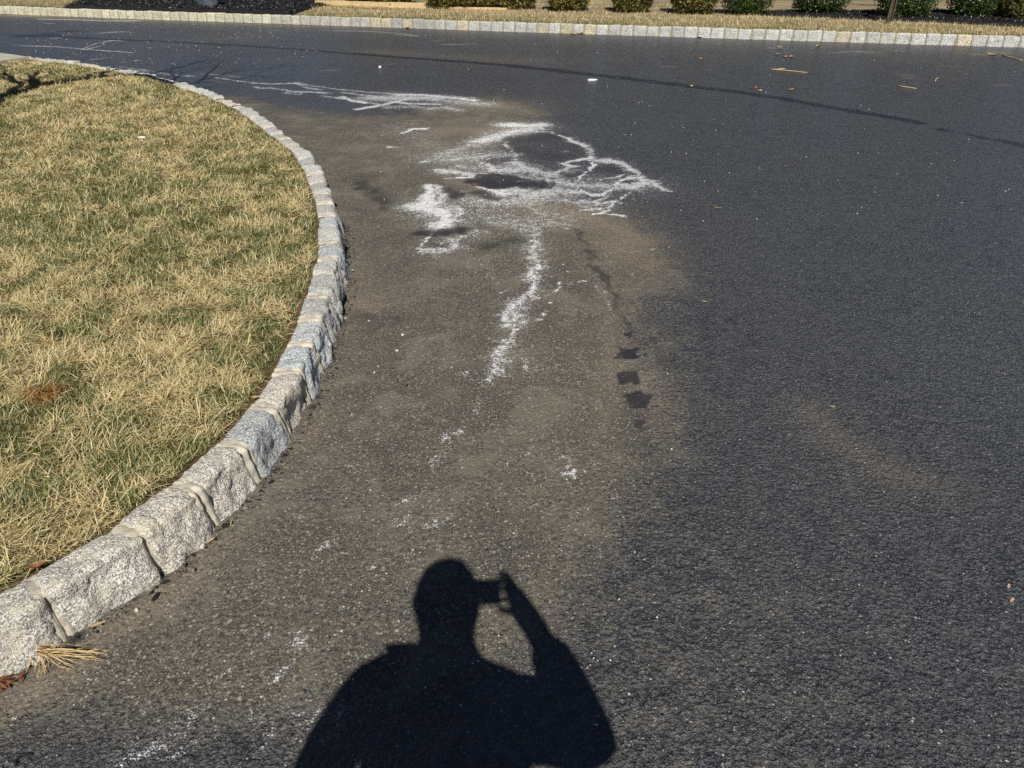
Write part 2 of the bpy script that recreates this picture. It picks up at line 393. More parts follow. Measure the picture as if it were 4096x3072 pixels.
W(cr(*B, [(310, 440), (450, 455), (560, 490), (660, 475)]), 24, .66); W(cr(*B, [(350, 500), (480, 497), (570, 490)]), 9, .85)
W(cr(*B, [(660, 380), (720, 430), (840, 440), (980, 430), (1142, 480)]), 34, .68); W(cr(*B, [(840, 380), (930, 400), (1010, 430)]), 26, .75)
W(cr(*B, [(640, 410), (560, 420), (470, 400)]), 40, .45)
W(cr(*B, [(215, 560), (240, 600), (190, 660), (240, 700), (130, 720)]), 42, .82); W(cr(*B, [(280, 560), (330, 630), (280, 690)]), 34, .72)
W(cr(*B, [(220, 730), (310, 760), (360, 790), (330, 850), (280, 880)]), 52, .80); W(cr(*B, [(380, 720), (460, 770), (440, 820)]), 46, .62)
W(cr(*B, [(590, 560), (640, 580), (720, 600), (800, 620)]), 13, .85); W(cr(*B, [(780, 610), (900, 600), (1000, 630), (1142, 610)]), 44, .72)
W(cr(*B, [(860, 575), (900, 520), (930, 500)]), 10, .7); W(cr(*B, [(1100, 500), (1130, 560), (1080, 600)]), 22, .75)
W(cr(*B, [(470, 600), (505, 612), (490, 650), (488, 690)]), 9, .72)
W(cr(*B, [(720, 690), (850, 680), (1000, 680)]), 46, .5); W(cr(*B, [(620, 740), (760, 760), (900, 860), (1000, 940)]), 60, .36)
W(cr(*B, [(990, 720), (1090, 790), (1040, 900)]), 60, .40)
D_ = (2150, 450, .5254)
W(cr(*D_, [(0, 130), (60, 140), (160, 165)]), 6, .6); W(cr(*D_, [(160, 172), (230, 200), (300, 232), (360, 260)]), 14, .78)
W(cr(*D_, [(250, 205), (340, 245), (400, 285), (425, 320), (410, 350)]), 22, .62)
W(cr(*D_, [(410, 330), (400, 375), (445, 402), (380, 430), (370, 462), (300, 520), (290, 545)]), 9, .85)
W(cr(*D_, [(400, 350), (330, 355), (230, 375), (200, 395), (285, 410)]), 13, .78); W(cr(*D_, [(285, 410), (210, 440), (130, 462), (0, 472)]), 17, .68)
W(cr(*D_, [(470, 365), (560, 370), (650, 395), (720, 440), (760, 490)]), 20, .78)
W(cr(*D_, [(690, 465), (620, 490), (500, 507), (380, 510)]), 7, .7)
W(cr(*D_, [(740, 490), (650, 515), (600, 550), (560, 590), (500, 625), (420, 627), (330, 605), (270, 610)]), 14, .85)
W(cr(*D_, [(760, 490), (830, 525), (900, 545), (970, 588)]), 24, .80); W(cr(*D_, [(790, 510), (900, 518)]), 12, .7)
W(cr(*D_, [(760, 560), (690, 590), (670, 630), (600, 670), (520, 690), (430, 692), (300, 668)]), 9, .80)
W(cr(*D_, [(610, 670), (660, 705), (690, 728)]), 6, .78)
W(cr(*D_, [(500, 630), (470, 680), (470, 740)]), 22, .72); W(cr(*D_, [(600, 675), (550, 720), (530, 765)]), 12, .75)
W(cr(*D_, [(410, 775), (470, 762), (560, 775), (660, 785)]), 8, .88); W(cr(*D_, [(340, 740), (440, 735), (520, 765)]), 14, .6)
W(cr(*D_, [(0, 520), (100, 532), (200, 542), (330, 557), (500, 560)]), 26, .66); W(cr(*D_, [(0, 610), (150, 595), (270, 612)]), 40, .66)
W(cr(*D_, [(150, 470), (170, 520), (230, 540)]), 30, .6); W(cr(*D_, [(0, 640), (150, 655), (280, 690), (380, 735)]), 26, .5)
W(cr(*D_, [(640, 560), (720, 560), (800, 540)]), 34, .75); W(cr(*D_, [(290, 545), (330, 605)]), 10, .6)
W(cr(*D_, [(120, 375), (200, 380)]), 5, .6); W(cr(*D_, [(190, 298), (230, 297)]), 5, .5)
W(cr(*D_, [(330, 540), (420, 590), (520, 590)]), 40, .42)
E_ = (1600, 850, .866)
W(cr(*E_, [(430, 40), (520, 55), (590, 90), (620, 150)]), 46, .42); W(cr(*E_, [(600, 130), (625, 200), (620, 270), (625, 340)]), 42, .60)
W(cr(*E_, [(615, 240), (635, 280), (630, 350), (580, 400), (540, 440)]), 30, .70); W(cr(*E_, [(540, 430), (500, 470), (515, 530)]), 52, .74)
W(cr(*E_, [(515, 520), (500, 600), (470, 680), (430, 750)]), 30, .58); W(cr(*E_, [(600, 60), (700, 50), (760, 60)]), 46, .40)
W(cr(*E_, [(740, 328), (700, 380), (703, 430), (640, 490), (570, 500)]), 9, .72); W(cr(*E_, [(615, 385), (660, 390)]), 7, .8)
W(cr(*E_, [(680, 290), (730, 296)]), 6, .6); W(cr(*E_, [(755, 275), (790, 270), (825, 278)]), 5, .5); W(cr(*E_, [(770, 335), (810, 325), (860, 320)]), 5, .5)
W(cr(*E_, [(865, 275), (915, 320), (920, 360), (950, 400), (985, 480)]), 8, .46); W(cr(*E_, [(760, 240), (790, 238)]), 5, .45)
W(cr(*E_, [(920, 190), (990, 182), (1080, 178), (1190, 172)]), 4, .42); W(cr(*E_, [(1060, 300), (1090, 260)]), 6, .4)
W(cr(*E_, [(75, 165), (120, 130), (165, 80)]), 13, .70); W(cr(*E_, [(110, 180), (220, 170), (260, 130), (340, 90)]), 26, .56)
W(cr(*E_, [(440, 385), (520, 345)]), 8, .4)
K_ = (1200, 300, 1.261)
for pts_, w_, i_ in (([(330, 170), (450, 240), (520, 300)], 130, .26), ([(560, 220), (640, 190), (740, 165)], 66, .5), ([(480, 260), (620, 260), (690, 300)], 80, .46), ([(620, 322), (760, 330), (840, 345)], 66, .5),
                     ([(560, 400), (700, 402), (800, 385)], 66, .5), ([(540, 440), (700, 462), (820, 450)], 90, .34), ([(735, 480), (740, 560), (752, 620)], 80, .46), ([(745, 600), (745, 660)], 70, .55),
                     ([(700, 715), (665, 790)], 85, .55), ([(680, 820), (655, 880), (630, 945)], 60, .42), ([(395, 395), (430, 440), (480, 455)], 80, .55), ([(480, 525), (555, 500)], 60, .40), ([(400, 560), (500, 545)], 44, .36),
                     ([(300, 60), (420, 80), (560, 90)], 34, .4), ([(860, 300), (960, 350), (1060, 350)], 90, .36), ([(880, 400), (960, 410)], 50, .4), ([(560, 600), (620, 640)], 120, .16), ([(700, 900), (760, 940)], 90, .2)):
    W(cr(*K_, pts_), w_, i_)
G_ = (1000, 1200, .7685)
W(cr(*G_, [(1330, 200), (1300, 300), (1265, 430)]), 34, .58); W(cr(*G_, [(1240, 520), (1170, 610), (1080, 680), (1010, 740), (960, 830), (965, 910)]), 20, .44)
W(cr(*G_, [(830, 1030), (835, 1075)]), 16, .5); W(cr(*G_, [(750, 1100), (800, 1140), (870, 1180), (980, 1160)]), 20, .42)
W(cr(*G_, [(1630, 800), (1670, 850), (1675, 930)]), 9, .70); W(cr(*G_, [(1720, 875), (1770, 855), (1830, 840)]), 11, .72); W(cr(*G_, [(1600, 895), (1670, 900)]), 6, .6)
W(cr(*G_, [(370, 1285), (430, 1250)]), 24, .5); W(cr(*G_, [(1130, 380), (1150, 400)]), 16, .5); W(cr(*G_, [(1430, 330), (1440, 390)]), 18, .45)
W(cr(*G_, [(1130, 730), (1140, 760)]), 18, .42); W(cr(*G_, [(1230, 700), (1240, 720)]), 10, .5); W(cr(*G_, [(1400, 790), (1480, 795)]), 10, .35)
Q = (0, 2000, .646); _near0 = len(WHITE)
W(cr(*Q, [(1680, 825), (1730, 865)]), 16, .62); W(cr(*Q, [(1800, 838), (1860, 890), (1920, 912)]), 13, .66); W(cr(*Q, [(1860, 890), (1795, 960), (1770, 1010), (1715, 1085)]), 12, .60)
W(cr(*Q, [(1450, 1050), (1360, 1110), (1285, 1170)]), 13, .48); W(cr(*Q, [(890, 1520), (960, 1490), (1060, 1520)]), 42, .70); W(cr(*Q, [(1140, 1420), (1170, 1415)]), 28, .55)
W(cr(*Q, [(760, 1640), (900, 1570), (1080, 1470), (1200, 1350)]), 80, .34); W(cr(*Q, [(1770, 660), (1810, 640)]), 18, .52); W(cr(*Q, [(1600, 1330), (1720, 1400), (1900, 1400)]), 60, .34)
W(cr(*Q, [(1350, 1330), (1370, 1320)]), 16, .45)
S_ = (1100, 2100, .678)
for p_, w_, i_ in ((((560, 220), (570, 235)), 18, .62), (((280, 130), (310, 95)), 14, .55), (((75, 480), (100, 462)), 18, .6), (((380, 520), (400, 500)), 16, .5),
                   (((330, 660), (350, 640)), 18, .62), (((60, 1000), (140, 1080), (260, 1150)), 60, .40), (((240, 1180), (300, 1260)), 40, .5), (((0, 1240), (60, 1180)), 46, .45),
                   (((350, 600), (365, 602)), 14, .6), (((0, 650), (20, 680)), 16, .5)):
    W(cr(*S_, p_), w_, i_)
for i_ in range(_near0, len(WHITE)): WHITE[i_] = (WHITE[i_][0], WHITE[i_][1] * .8, WHITE[i_][2] * .78)
T_ = (0, 0, 1 / 2.16)
W(cr(*T_, [(180, 395), (500, 405), (720, 425), (940, 440), (1150, 455)]), 3.2, .72); W(cr(*T_, [(720, 422), (800, 385), (960, 350), (1080, 352)]), 3.5, .70)
W(cr(*T_, [(760, 425), (880, 395)]), 3.5, .62); W(cr(*T_, [(450, 330), (520, 325)]), 3, .5); W(cr(*T_, [(880, 285), (960, 278), (1060, 275)]), 7, .42)
W(cr(*T_, [(350, 165), (650, 170), (880, 180), (1180, 180)]), 4.5, .58); W(cr(*T_, [(780, 518), (930, 495)]), 2.5, .55)
W(cr(*T_, [(1000, 547), (1080, 530)]), 2.5, .62); W(cr(*T_, [(1090, 545), (1210, 515)]), 3, .65); W(cr(*T_, [(1030, 575), (1160, 592), (1300, 610)]), 4.5, .62)
W(cr(*T_, [(1150, 605), (1450, 640), (1680, 660)]), 9, .42); W(cr(*T_, [(1860, 670), (2000, 690), (2212, 722)]), 5, .66); W(cr(*T_, [(1740, 635), (1900, 650), (2080, 665)]), 4, .48)
W(cr(*T_, [(1400, 600), (1530, 605)]), 3, .5); W(cr(*T_, [(1840, 700), (1960, 712)]), 5, .4); W(cr(*T_, [(380, 200), (450, 203)]), 4, .4)
for x_, y_, L_ in ((620, 470, 60), (1260, 410, 50), (100, 385, 60), (0, 362, 40), (1980, 328, 80)):
    W(cr(*T_, [(x_, y_), (x_ + L_, y_ + 3)]), 2.5, .45)
U_ = (1024, 0, 1 / 2.16)
W(cr(*U_, [(690, 265), (1000, 272), (1250, 290), (1400, 310)]), 5, .42); W(cr(*U_, [(1610, 385), (1900, 380)]), 3.2, .45); W(cr(*U_, [(1540, 358), (1620, 345)]), 3, .42)
W(cr(*U_, [(120, 262), (270, 270)]), 3, .4); W(cr(*U_, [(560, 612), (740, 602)]), 3, .4); W(cr(*U_, [(1060, 570), (1200, 550)]), 2.6, .4); W(cr(*U_, [(1200, 300), (1390, 312)]), 4, .45)
X_ = (3072, 0, 1 / 2.16)
W(cr(*X_, [(520, 460), (700, 445), (860, 448)]), 5, .38); W(cr(*X_, [(1100, 440), (1180, 445)]), 5, .34)

def Dk(pts, w, i): DARK.append((pts, w, i))
Dk([(-200, 130), (0, 137), (100, 141)], 5, .7); Dk([(100, 144), (185, 142)], 11, 1.0); Dk([(255, 125), (300, 125)], 7, .8); Dk([(190, 133), (215, 132)], 5, .7)
Dk([(185, 144), (330, 151), (480, 159), (640, 165), (1024, 186), (1300, 206)], 6.5, .95)
Dk([(1300, 206), (1500, 222), (1800, 244), (2048, 262)], 9, 1.0)
Dk([(2048, 263), (2250, 285), (2480, 311), (2700, 338), (2900, 361), (3135, 396)], 14, 1.0)
Dk([(3135, 396), (3294, 425), (3438, 450), (3582, 472), (3683, 493)], 17, .95); Dk([(3765, 517), (3790, 521)], 14, .9); Dk([(3871, 536), (3943, 555)], 14, .85); Dk([(4001, 562), (4110, 587)], 18, .85)
Dk([(4110, 587), (4700, 720)], 20, .8)
Dk(cr(*E_, [(830, 80), (880, 180), (900, 250), (960, 340), (1010, 440), (1060, 570)]), 36, .62)
RECTS = []
def rect(x0, y0, x1, y1, i): RECTS.append((x0, y0, x1, y1, i))
for r_ in ((2505, 1325, 2540, 1362, .8), (2460, 1388, 2500, 1440, .75), (2500, 1388, 2562, 1442, .85), (2478, 1478, 2568, 1540, .74), (2505, 1575, 2602, 1640, .74), (2550, 1665, 2602, 1730, .6)):
    rect(*r_)
Dk([(1440, 735), (1520, 790), (1550, 840)], 70, .62); Dk([(1400, 720), (1480, 700)], 50, .5); Dk([(1420, 1265), (1560, 1290)], 70, .5); Dk([(1930, 990), (2050, 960)], 50, .55); Dk([(1690, 930), (1830, 925)], 34, .8); Dk([(1740, 970), (1760, 985)], 26, .6)
for c_ in ([(570, 515), (650, 500), (760, 500), (880, 520)], [(640, 540), (760, 560), (840, 550)]): Dk(cr(*B, c_), 30, .95)
Dk(cr(*B, [(930, 545), (1000, 540), (1080, 555)]), 36, .85); Dk(cr(*B, [(380, 600), (440, 620), (410, 650)]), 38, .7); Dk(cr(*B, [(590, 610), (660, 630), (720, 660)]), 36, .62)
Dk(cr(*B, [(860, 220), (1000, 200), (1142, 180)]), 40, .5); Dk(cr(*B, [(920, 280), (1040, 320), (1142, 340)]), 60, .5); Dk(cr(*B, [(720, 375), (790, 365)]), 30, .5)
Dk(cr(*D_, [(430, 440), (540, 430), (620, 450)]), 36, .45); Dk(cr(*D_, [(240, 480), (300, 470)]), 22, .5); Dk(cr(*D_, [(640, 528), (700, 522)]), 9, .6)
Dk([(2585, 2030), (2570, 2110), (2530, 2200)], 8, .45); Dk([(2592, 2060), (2600, 2100), (2585, 2150)], 6, .4)
Dk([(560, 2990), (700, 2900), (840, 2830)], 50, .22); Dk([(100, 2850), (400, 2900)], 120, .3); Dk([(2770, 590), (2860, 600)], 6, .5); Dk([(3350, 690), (3620, 760)], 14, .25)

def T(pts, w, i): DUST.append((pts, w, i))
T([(2150, 815), (2300, 850), (2450, 900), (2570, 970)], 95, .85); T([(2480, 980), (2600, 1060)], 120, .6); T([(2250, 820), (2380, 835)], 40, .6); T([(2660, 1040), (2720, 1150)], 120, .28)
T([(1800, 518), (1900, 520), (2020, 512)], 34, .8); T([(1880, 420), (2050, 425), (2120, 450)], 40, .62); T([(1640, 610), (1900, 590)], 80, .35)
T([(1420, 1060), (1480, 1170), (1430, 1230)], 110, .45); T([(1330, 1500), (1250, 1680), (1120, 1900)], 90, .34); T([(900, 2150), (760, 2300), (560, 2450), (350, 2600), (100, 2800), (-100, 2950)], 75, .65)
T([(1400, 740), (1440, 780)], 60, .4); T([(2430, 1200), (2440, 1500), (2430, 1750)], 90, .40); T([(2620, 1500), (2660, 1750)], 90, .30)
T([(3230, 1640), (3400, 1780), (3560, 1900), (3700, 1930)], 90, .42); T([(3300, 1700), (3500, 1880)], 170, .18); T([(2130, 1950), (2050, 2080)], 90, .3)
T([(1480, 205), (1700, 220), (2000, 240), (2150, 245)], 22, .32); T([(0, 62), (120, 62), (230, 66)], 14, .8); T([(240, 68), (700, 88), (1400, 112)], 4, .4); T([(700, 165), (1000, 150)], 22, .2)
T([(2010, 1330), (2300, 1700), (1900, 1900)], 300, .14)
for x_, y_, w_, i_ in ((3480, 208, 8, .5), (3930, 216, 9, .6), (4000, 212, 7, .8), (3100, 192, 4, .7), (3620, 300, 6, .45), (3640, 310, 5, .4), (4010, 340, 5, .6), (3800, 265, 8, .35), (2680, 265, 4, .6), (3990, 205, 6, .6)):
    T([(x_ - 25, y_), (x_ + 25, y_ + 2)], w_, i_)

def axis(*segs):
    r = []
    for a, b, st in segs: r.append(np.arange(a, b, st))
    return np.r_[tuple(r + [[segs[-1][1]]])]
gx = axis((-40, -12, 2.0), (-12, -2, 0.05), (-2, 2, 0.02), (2, 12, 0.07), (12, 40, 2.0))
gy = axis((-16, 0.8, 0.6), (0.8, 5, 0.02), (5, 9, 0.03), (9, 21, 0.05), (21, 27, 1.0))
GX, GY = np.meshgrid(gx, gy); P2 = np.c_[GX.ravel(), GY.ravel()]
mask = np.zeros((len(P2), 4), np.float32)
# positions jittered by noise before the strokes are looked up, so that their edges wander
WP = P2 + 0.07 * np.c_[fbm(P2, 7, 2, 3) - .5, fbm(P2, 7, 2, 4) - .5] + 0.07 * np.c_[fbm(P2, 24, 2, 13) - .5, fbm(P2, 24, 2, 14) - .5]
WT = P2 + 0.035 * np.c_[fbm(P2, 7, 2, 3) - .5, fbm(P2, 7, 2, 4) - .5] + 0.055 * np.c_[fbm(P2, 24, 2, 13) - .5, fbm(P2, 24, 2, 14) - .5]
def stroke_layer(strokes, ch, sharp, broken):
    Ddist = 0
    for pts, w, inten in strokes:
        q = [g(*p) for p in pts]
        for (a, b, pa, pb) in zip(q[:-1], q[1:], pts[:-1], pts[1:]):
            d = np.array(pb, float) - pa; L = np.linalg.norm(d) + 1e-9; n = np.array([-d[1], d[0]]) / L
            m = (np.array(pa) + pb) / 2
            c0, c1 = g(*(m + n * w / 2)), g(*(m - n * w / 2)); t = (b - a) / (np.linalg.norm(b - a) + 1e-9)
            dv = c1 - c0; wm = max(abs(dv[0] * t[1] - dv[1] * t[0]) / 2, 0.008)
            pad = 5 * wm + .06; lo = np.minimum(a, b) - pad; hi = np.maximum(a, b) + pad
            idx = np.where((WP[:, 0] > lo[0]) & (WP[:, 0] < hi[0]) & (WP[:, 1] > lo[1]) & (WP[:, 1] < hi[1]))[0]
            if len(idx) == 0: continue
            thin = broken and w < 15
            dist, _ = seg_dist(WT[idx] if thin else WP[idx], a, b)
            if thin: wm *= .72
            v = inten * np.exp(-(dist / (wm * 1.15)) ** sharp)
            if broken: v = (1.12 * v + .10 * inten * np.exp(-dist / (wm * 1.7 + .010))) if thin else (.70 * v + .36 * inten * np.exp(-dist / (wm * 1.7 + .012)))
            mask[idx, ch] = np.maximum(mask[idx, ch], v * (1.35 if ch == 2 else 1.0))
for x0, y0, x1, y1, iv in RECTS:
    q = np.array([g(x0, y0), g(x1, y0), g(x1, y1), g(x0, y1)]); k = inside(P2 + .07 * np.c_[fbm(P2, 26, 3, 6) - .5, fbm(P2, 26, 3, 7) - .5], q); mask[k, 3] = np.maximum(mask[k, 3], iv)
stroke_layer(WHITE, 0, 2.0, True); stroke_layer(DUST, 2, 1.6, True); stroke_layer(DARK, 3, 3.0, False)
# the bare, unsealed wedge beside the island
wear_px = [(960, 385), (1150, 425), (1400, 455), (1650, 455), (1800, 400), (2000, 385), (2140, 430), (2190, 500), (2070, 540), (1990, 600), (2010, 720), (2080, 790), (2250, 800), (2450, 850),
           (2600, 950), (2680, 1080), (2640, 1250), (2680, 1450), (2720, 1700), (2680, 1950), (2600, 2150), (2420, 2400), (2150, 2700), (1500, 2950), (900, 2900), (600, 2950), (350, 2860), (-200, 2900), (-400, 3300)]
wp = [g(*p) for p in wear_px]
wp = np.array(wp + [np.array((-3.0, 0.0)), np.array((-2.2, 3.0)), np.array((-3.5, 7.0)), np.array((-4.5, 8.6))])
dm = np.full(len(P2), 9.0)
near = np.where((P2[:, 0] > -6) & (P2[:, 0] < 4) & (P2[:, 1] < 11))[0]
dn = np.full(len(near), 9.0)
for i in range(len(wp)):
    d, _ = seg_dist(P2[near], wp[i], wp[(i + 1) % len(wp)]); dn = np.minimum(dn, d)
ins = inside(P2[near], wp)
sd = np.where(ins, dn, -dn)
soft = 0.10 + 0.05 * np.clip(P2[near, 1], 0, 8) * 0.7 + .10 * np.clip(P2[near, 0], 0, 1)
wv = np.clip(0.5 + sd / (2 * soft), 0, 1)
wv = wv * (0.72 + 0.5 * (fbm(P2[near], 2.2, 3, 9) - .3))
mask[near, 1] = np.clip(wv, 0, 1)
far_w = np.where(P2[:, 1] <= 3.2)[0]                                  # the sealed side thins towards the photographer
mask[far_w, 1] = np.maximum(mask[far_w, 1], 0.30 * np.clip((3.2 - P2[far_w, 1]) / 2.0, 0, 1) * np.clip(1.6 - np.abs(P2[far_w, 0]), 0, 1))
kd = np.full(len(P2), 9.0); kn = np.where((P2[:, 0] < -.5) & (P2[:, 0] > -9))[0]
kd[kn] = np.min(np.stack([np.linalg.norm(P2[kn] - q, axis=1) for q in ISL[200::4][:260]]), axis=0)
kn_ = fbm(P2, 11, 3, 77)
mask[:, 3] = np.maximum(mask[:, 3], .85 * np.clip(1.25 - kd / (.012 + .075 * np.clip(kn_ - .38, 0, 1)), 0, 1))       # dirt and tar crumbs in the kerb angle
# cells under the island or behind the far kerb are left out
nx, ny = len(gx), len(gy)
I, J = np.meshgrid(np.arange(nx - 1), np.arange(ny - 1)); I = I.ravel(); J = J.ravel()
cx, cy = (gx[I] + gx[I + 1]) / 2, (gy[J] + gy[J + 1]) / 2
fb = offset(FAR, 0.07)
keep = ~inside(np.c_[cx, cy], isl_out) & (cy < np.interp(cx, fb[:, 0], fb[:, 1], left=25, right=11))
I, J = I[keep], J[keep]
quads = np.c_[J * nx + I, J * nx + I + 1, (J + 1) * nx + I + 1, (J + 1) * nx + I]
used = np.unique(quads); remap = np.zeros(len(P2), np.int64); remap[used] = np.arange(len(used))
Zs = 0.004 * (fbm(P2[used], 0.8, 2, 5) - .5) - 0.012 * mask[used, 0] * 0
drive = np_mesh("driveway", np.c_[P2[used], Zs], remap[quads].ravel(), np.arange(len(quads)) * 4, M['asphalt'], {"mask": mask[used]}, True)
tag(drive, kind="structure", label="dark sealed asphalt driveway with white salt stains and a worn brown wedge")

# --- island soil, slightly crowned; far verge; field
def fan_rings(line, depths, zs, dirv):
    n = len(line); V = []; Fc = []
    for d, z in zip(depths, zs):
        for p in line: V.append((p[0] + dirv[0] * d, p[1] + dirv[1] * d, z))
    for r in range(len(depths) - 1):
        for i in range(n - 1):
            Fc.append((r * n + i, r * n + i + 1, (r + 1) * n + i + 1, (r + 1) * n + i))
    return V, Fc
def isl_z(P):                                   # height of the island soil
    d = np.clip(np.min(np.linalg.norm(P[:, None, :] - ISL_IN[None, ::25, :], axis=2), axis=1), 0, 3)
    return 0.118 + 0.05 * (1 - np.exp(-d / 0.7)) + 0.018 * (fbm(P, 1.7, 2, 21) - .5)
gxs = np.arange(-12, -0.6, 0.1); gys = np.arange(-0.9, 13.6, 0.1)
AX, AY = np.meshgrid(gxs, gys); PI_ = np.c_[AX.ravel(), AY.ravel()]
ini = inside(PI_, np.vstack([offset(ISL, 0.06)[::6], [(-30, 16), (-30, -0.75)]]))
zi = isl_z(PI_); n1 = len(gxs); Fq = []
for j in range(len(gys) - 1):
    for i in range(n1 - 1):
        q = (j * n1 + i, j * n1 + i + 1, (j + 1) * n1 + i + 1, (j + 1) * n1 + i)
        if ini[list(q)].sum() >= 3: Fq.append(q)
# snap outside corners onto the line
bl = offset(ISL, 0.07)
for k in set(i for q in Fq for i in q):
    if not ini[k]:
        m = bl[np.argmin(((bl - PI_[k]) ** 2).sum(1))]; PI_[k] = m
tag(mesh_obj("island_soil", np.c_[PI_, zi], Fq, M['soil'], smooth=True), kind="structure", label="brown soil of the raised island lawn")
V, Fc = fan_rings(offset(FAR, 0.08)[::10], [0, .4, 1.2, 3, 8, 40, 300], [HF - .025, HF - .012, HF, HF, HF, HF, HF], (0.05, 1.0))
tag(mesh_obj("far_lawn", V, Fc, M['field'], smooth=True), kind="structure", label="dormant tan lawn rising behind the far kerb")
# concrete path entering the island
pp = [g(-900, 150, .15), g(-300, 186, .15), g(0, 221, .15), g(60, 229, .15), g(118, 238, .15), g(60, 246, .15), g(0, 256, .15), g(-600, 330, .15)]
V = [(p[0], p[1], .185) for p in pp] + [(p[0], p[1], .05) for p in pp]; n = len(pp)
tag(mesh_obj("concrete_path", V, [tuple(range(n))] + [(i, i + n, (i + 1) % n + n, (i + 1) % n) for i in range(n)], M['concrete']), kind="structure", label="pale concrete path end at the island kerb")

# ------------------------------------------------------------------ kerb stones
def profile(Hk, bat, depth, nf, nt):
    """front foot -> arris -> back of the top, as (y, z, normal y, normal z)"""
    pts = []
    for k in range(nf): t = k / (nf - 1); pts.append((bat * t * .75, -0.05 + (Hk - .022 + .05) * t, -.97, .22))
    for k in range(1, 5):
        a = k / 5 * math.pi / 2 * .9; pts.append((bat * .75 + .030 * (1 - math.cos(a)), Hk - .022 + .022 * math.sin(a), -math.cos(a), math.sin(a)))
    y0 = bat * .75 + .030
    for k in range(nt): t = k / (nt - 1); pts.append((y0 + (depth - y0) * t, Hk - .006 * t * t, 0, 1))
    pts.append((depth + .004, Hk - .03, 1, .3)); pts.append((depth + .006, -0.05, 1, 0))
    return np.array(pts)

def stone_mesh(name, L, Hk, bat, depth, ns, nf, nt, seed, amp, mat):
    pr = profile(Hk, bat, depth, nf, nt); m = len(pr)
    xs = np.linspace(-1, 1, ns); xs = np.sign(xs) * np.abs(xs) ** .8 * L / 2
    V = []
    for x in xs:
        u = abs(x) / (L / 2); r = max(0, (u - .72) / .28); e = 0.013 * r * r
        P3 = np.c_[np.full(m, x), pr[:, 0], pr[:, 1]]
        lo = fbm(P3 + seed * 3.1, 7, 2, seed) - .5; mid = fbm(P3 + seed * 1.7, 24, 2, seed + 5) - .5; fi = fbm(P3 + seed, 70, 2, seed + 9) - .5
        fr = np.clip(-pr[:, 2], 0, 1)
        dsp = lo * (.034 + .022 * fr) * amp + mid * (.010 + .022 * fr) * amp + fi * .008 * amp - e
        dsp = dsp * np.where(np.arange(m) >= m - 2, .2, 1)
        for k in range(m): V.append((x, pr[k, 0] + pr[k, 2] * dsp[k], pr[k, 1] + pr[k, 3] * dsp[k]))
    Fc = []
    for i in range(ns - 1):
        for k in range(m - 1): Fc.append((i * m + k, (i + 1) * m + k, (i + 1) * m + k + 1, i * m + k + 1))
    Fc.append(tuple(range(m))); Fc.append(tuple((ns - 1) * m + k for k in range(m - 1, -1, -1)))
    me = bpy.data.meshes.new(name); me.from_pydata(V, [], Fc); me.polygons.foreach_set("use_smooth", [True] * len(Fc)); me.materials.append(mat); me.update()
    return me

def mortar_mesh(name, w, Hk, bat, depth, nf, nt, seed, mat, rec=0.0032):
    pr = profile(Hk, bat, depth, nf, nt); m = len(pr); ns = 13; xs = np.linspace(-w / 2, w / 2, ns); V = []
    for x in xs:
        P3 = np.c_[np.full(m, x), pr[:, 0], pr[:, 1]]
        lv = np.c_[np.zeros(m), pr[:, :2]] + seed * 2.3
        wob = (fbm(lv, 14, 2, seed) - .5) * .020; hw = w / 2 * (.72 + .5 * fbm(lv, 22, 2, seed + 4))
        fr = np.clip(-pr[:, 2], 0, 1)
        gr = np.exp(-((x - wob - .003) / .0048) ** 2) * (.010 * fr + .003)      # struck groove
        rd = np.exp(-((x - wob + .008) / .006) ** 2) * .004 * fr
        dsp = -rec + rd - gr + (fbm(P3 + seed, 40, 3, seed + 2) - .5) * .015 - .016 * np.clip((np.abs(x - wob * .5) / hw) - .55, 0, 1)
        for k in range(m): V.append((x, pr[k, 0] + pr[k, 2] * dsp[k], pr[k, 1] + pr[k, 3] * dsp[k]))
    Fc = []
    for i in range(ns - 1):
        for k in range(m - 1): Fc.append((i * m + k, (i + 1) * m + k, (i + 1) * m + k + 1, i * m + k + 1))
    me = bpy.data.meshes.new(name); me.from_pydata(V, [], Fc); me.polygons.foreach_set("use_smooth", [True] * len(Fc)); me.materials.append(mat); me.update()
    return me

def at_s(c, S, s):
    x = np.interp(s, S, c[:, 0]); y = np.interp(s, S, c[:, 1])
    x2 = np.interp(s + .05, S, c[:, 0]); y2 = np.interp(s + .05, S, c[:, 1]); x1 = np.interp(s - .05, S, c[:, 0]); y1 = np.interp(s - .05, S, c[:, 1])
    return x, y, math.atan2(y2 - y1, x2 - x1)

SI = arclen(ISL)
def s_near(p): return SI[np.argmin(((ISL - p) ** 2).sum(1))]
known = sorted(s_near(g(*p)) for p in [(284, 2552), (646, 2310), (872, 2119), (1063, 1915), (1190, 1757), (1256, 1605), (1304, 1485)])
joints = list(known)
while joints[-1] < SI[-1] - .3: joints.append(joints[-1] + random.uniform(.235, .265))
while joints[0] > known[0] - 1.6: joints.insert(0, joints[0] - random.uniform(.24, .262))
kerb = empty("island_kerb", (ISL[len(ISL) // 3][0], ISL[len(ISL) // 3][1], 0)); tag(kerb, kind="structure", label="grey granite block kerb curving round the island lawn")
bx_, by_ = kerb.location.x, kerb.location.y
cheap = [stone_mesh("kerb_stone_far%d" % k, .236, HI, .045, .145, 9, 5, 4, 40 + k, 1.0, M['granite']) for k in range(8)]
cheapm = [mortar_mesh("mortar_far%d" % k, .060, HI, .045, .145, 5, 4, 60 + k, M['mortar']) for k in range(4)]
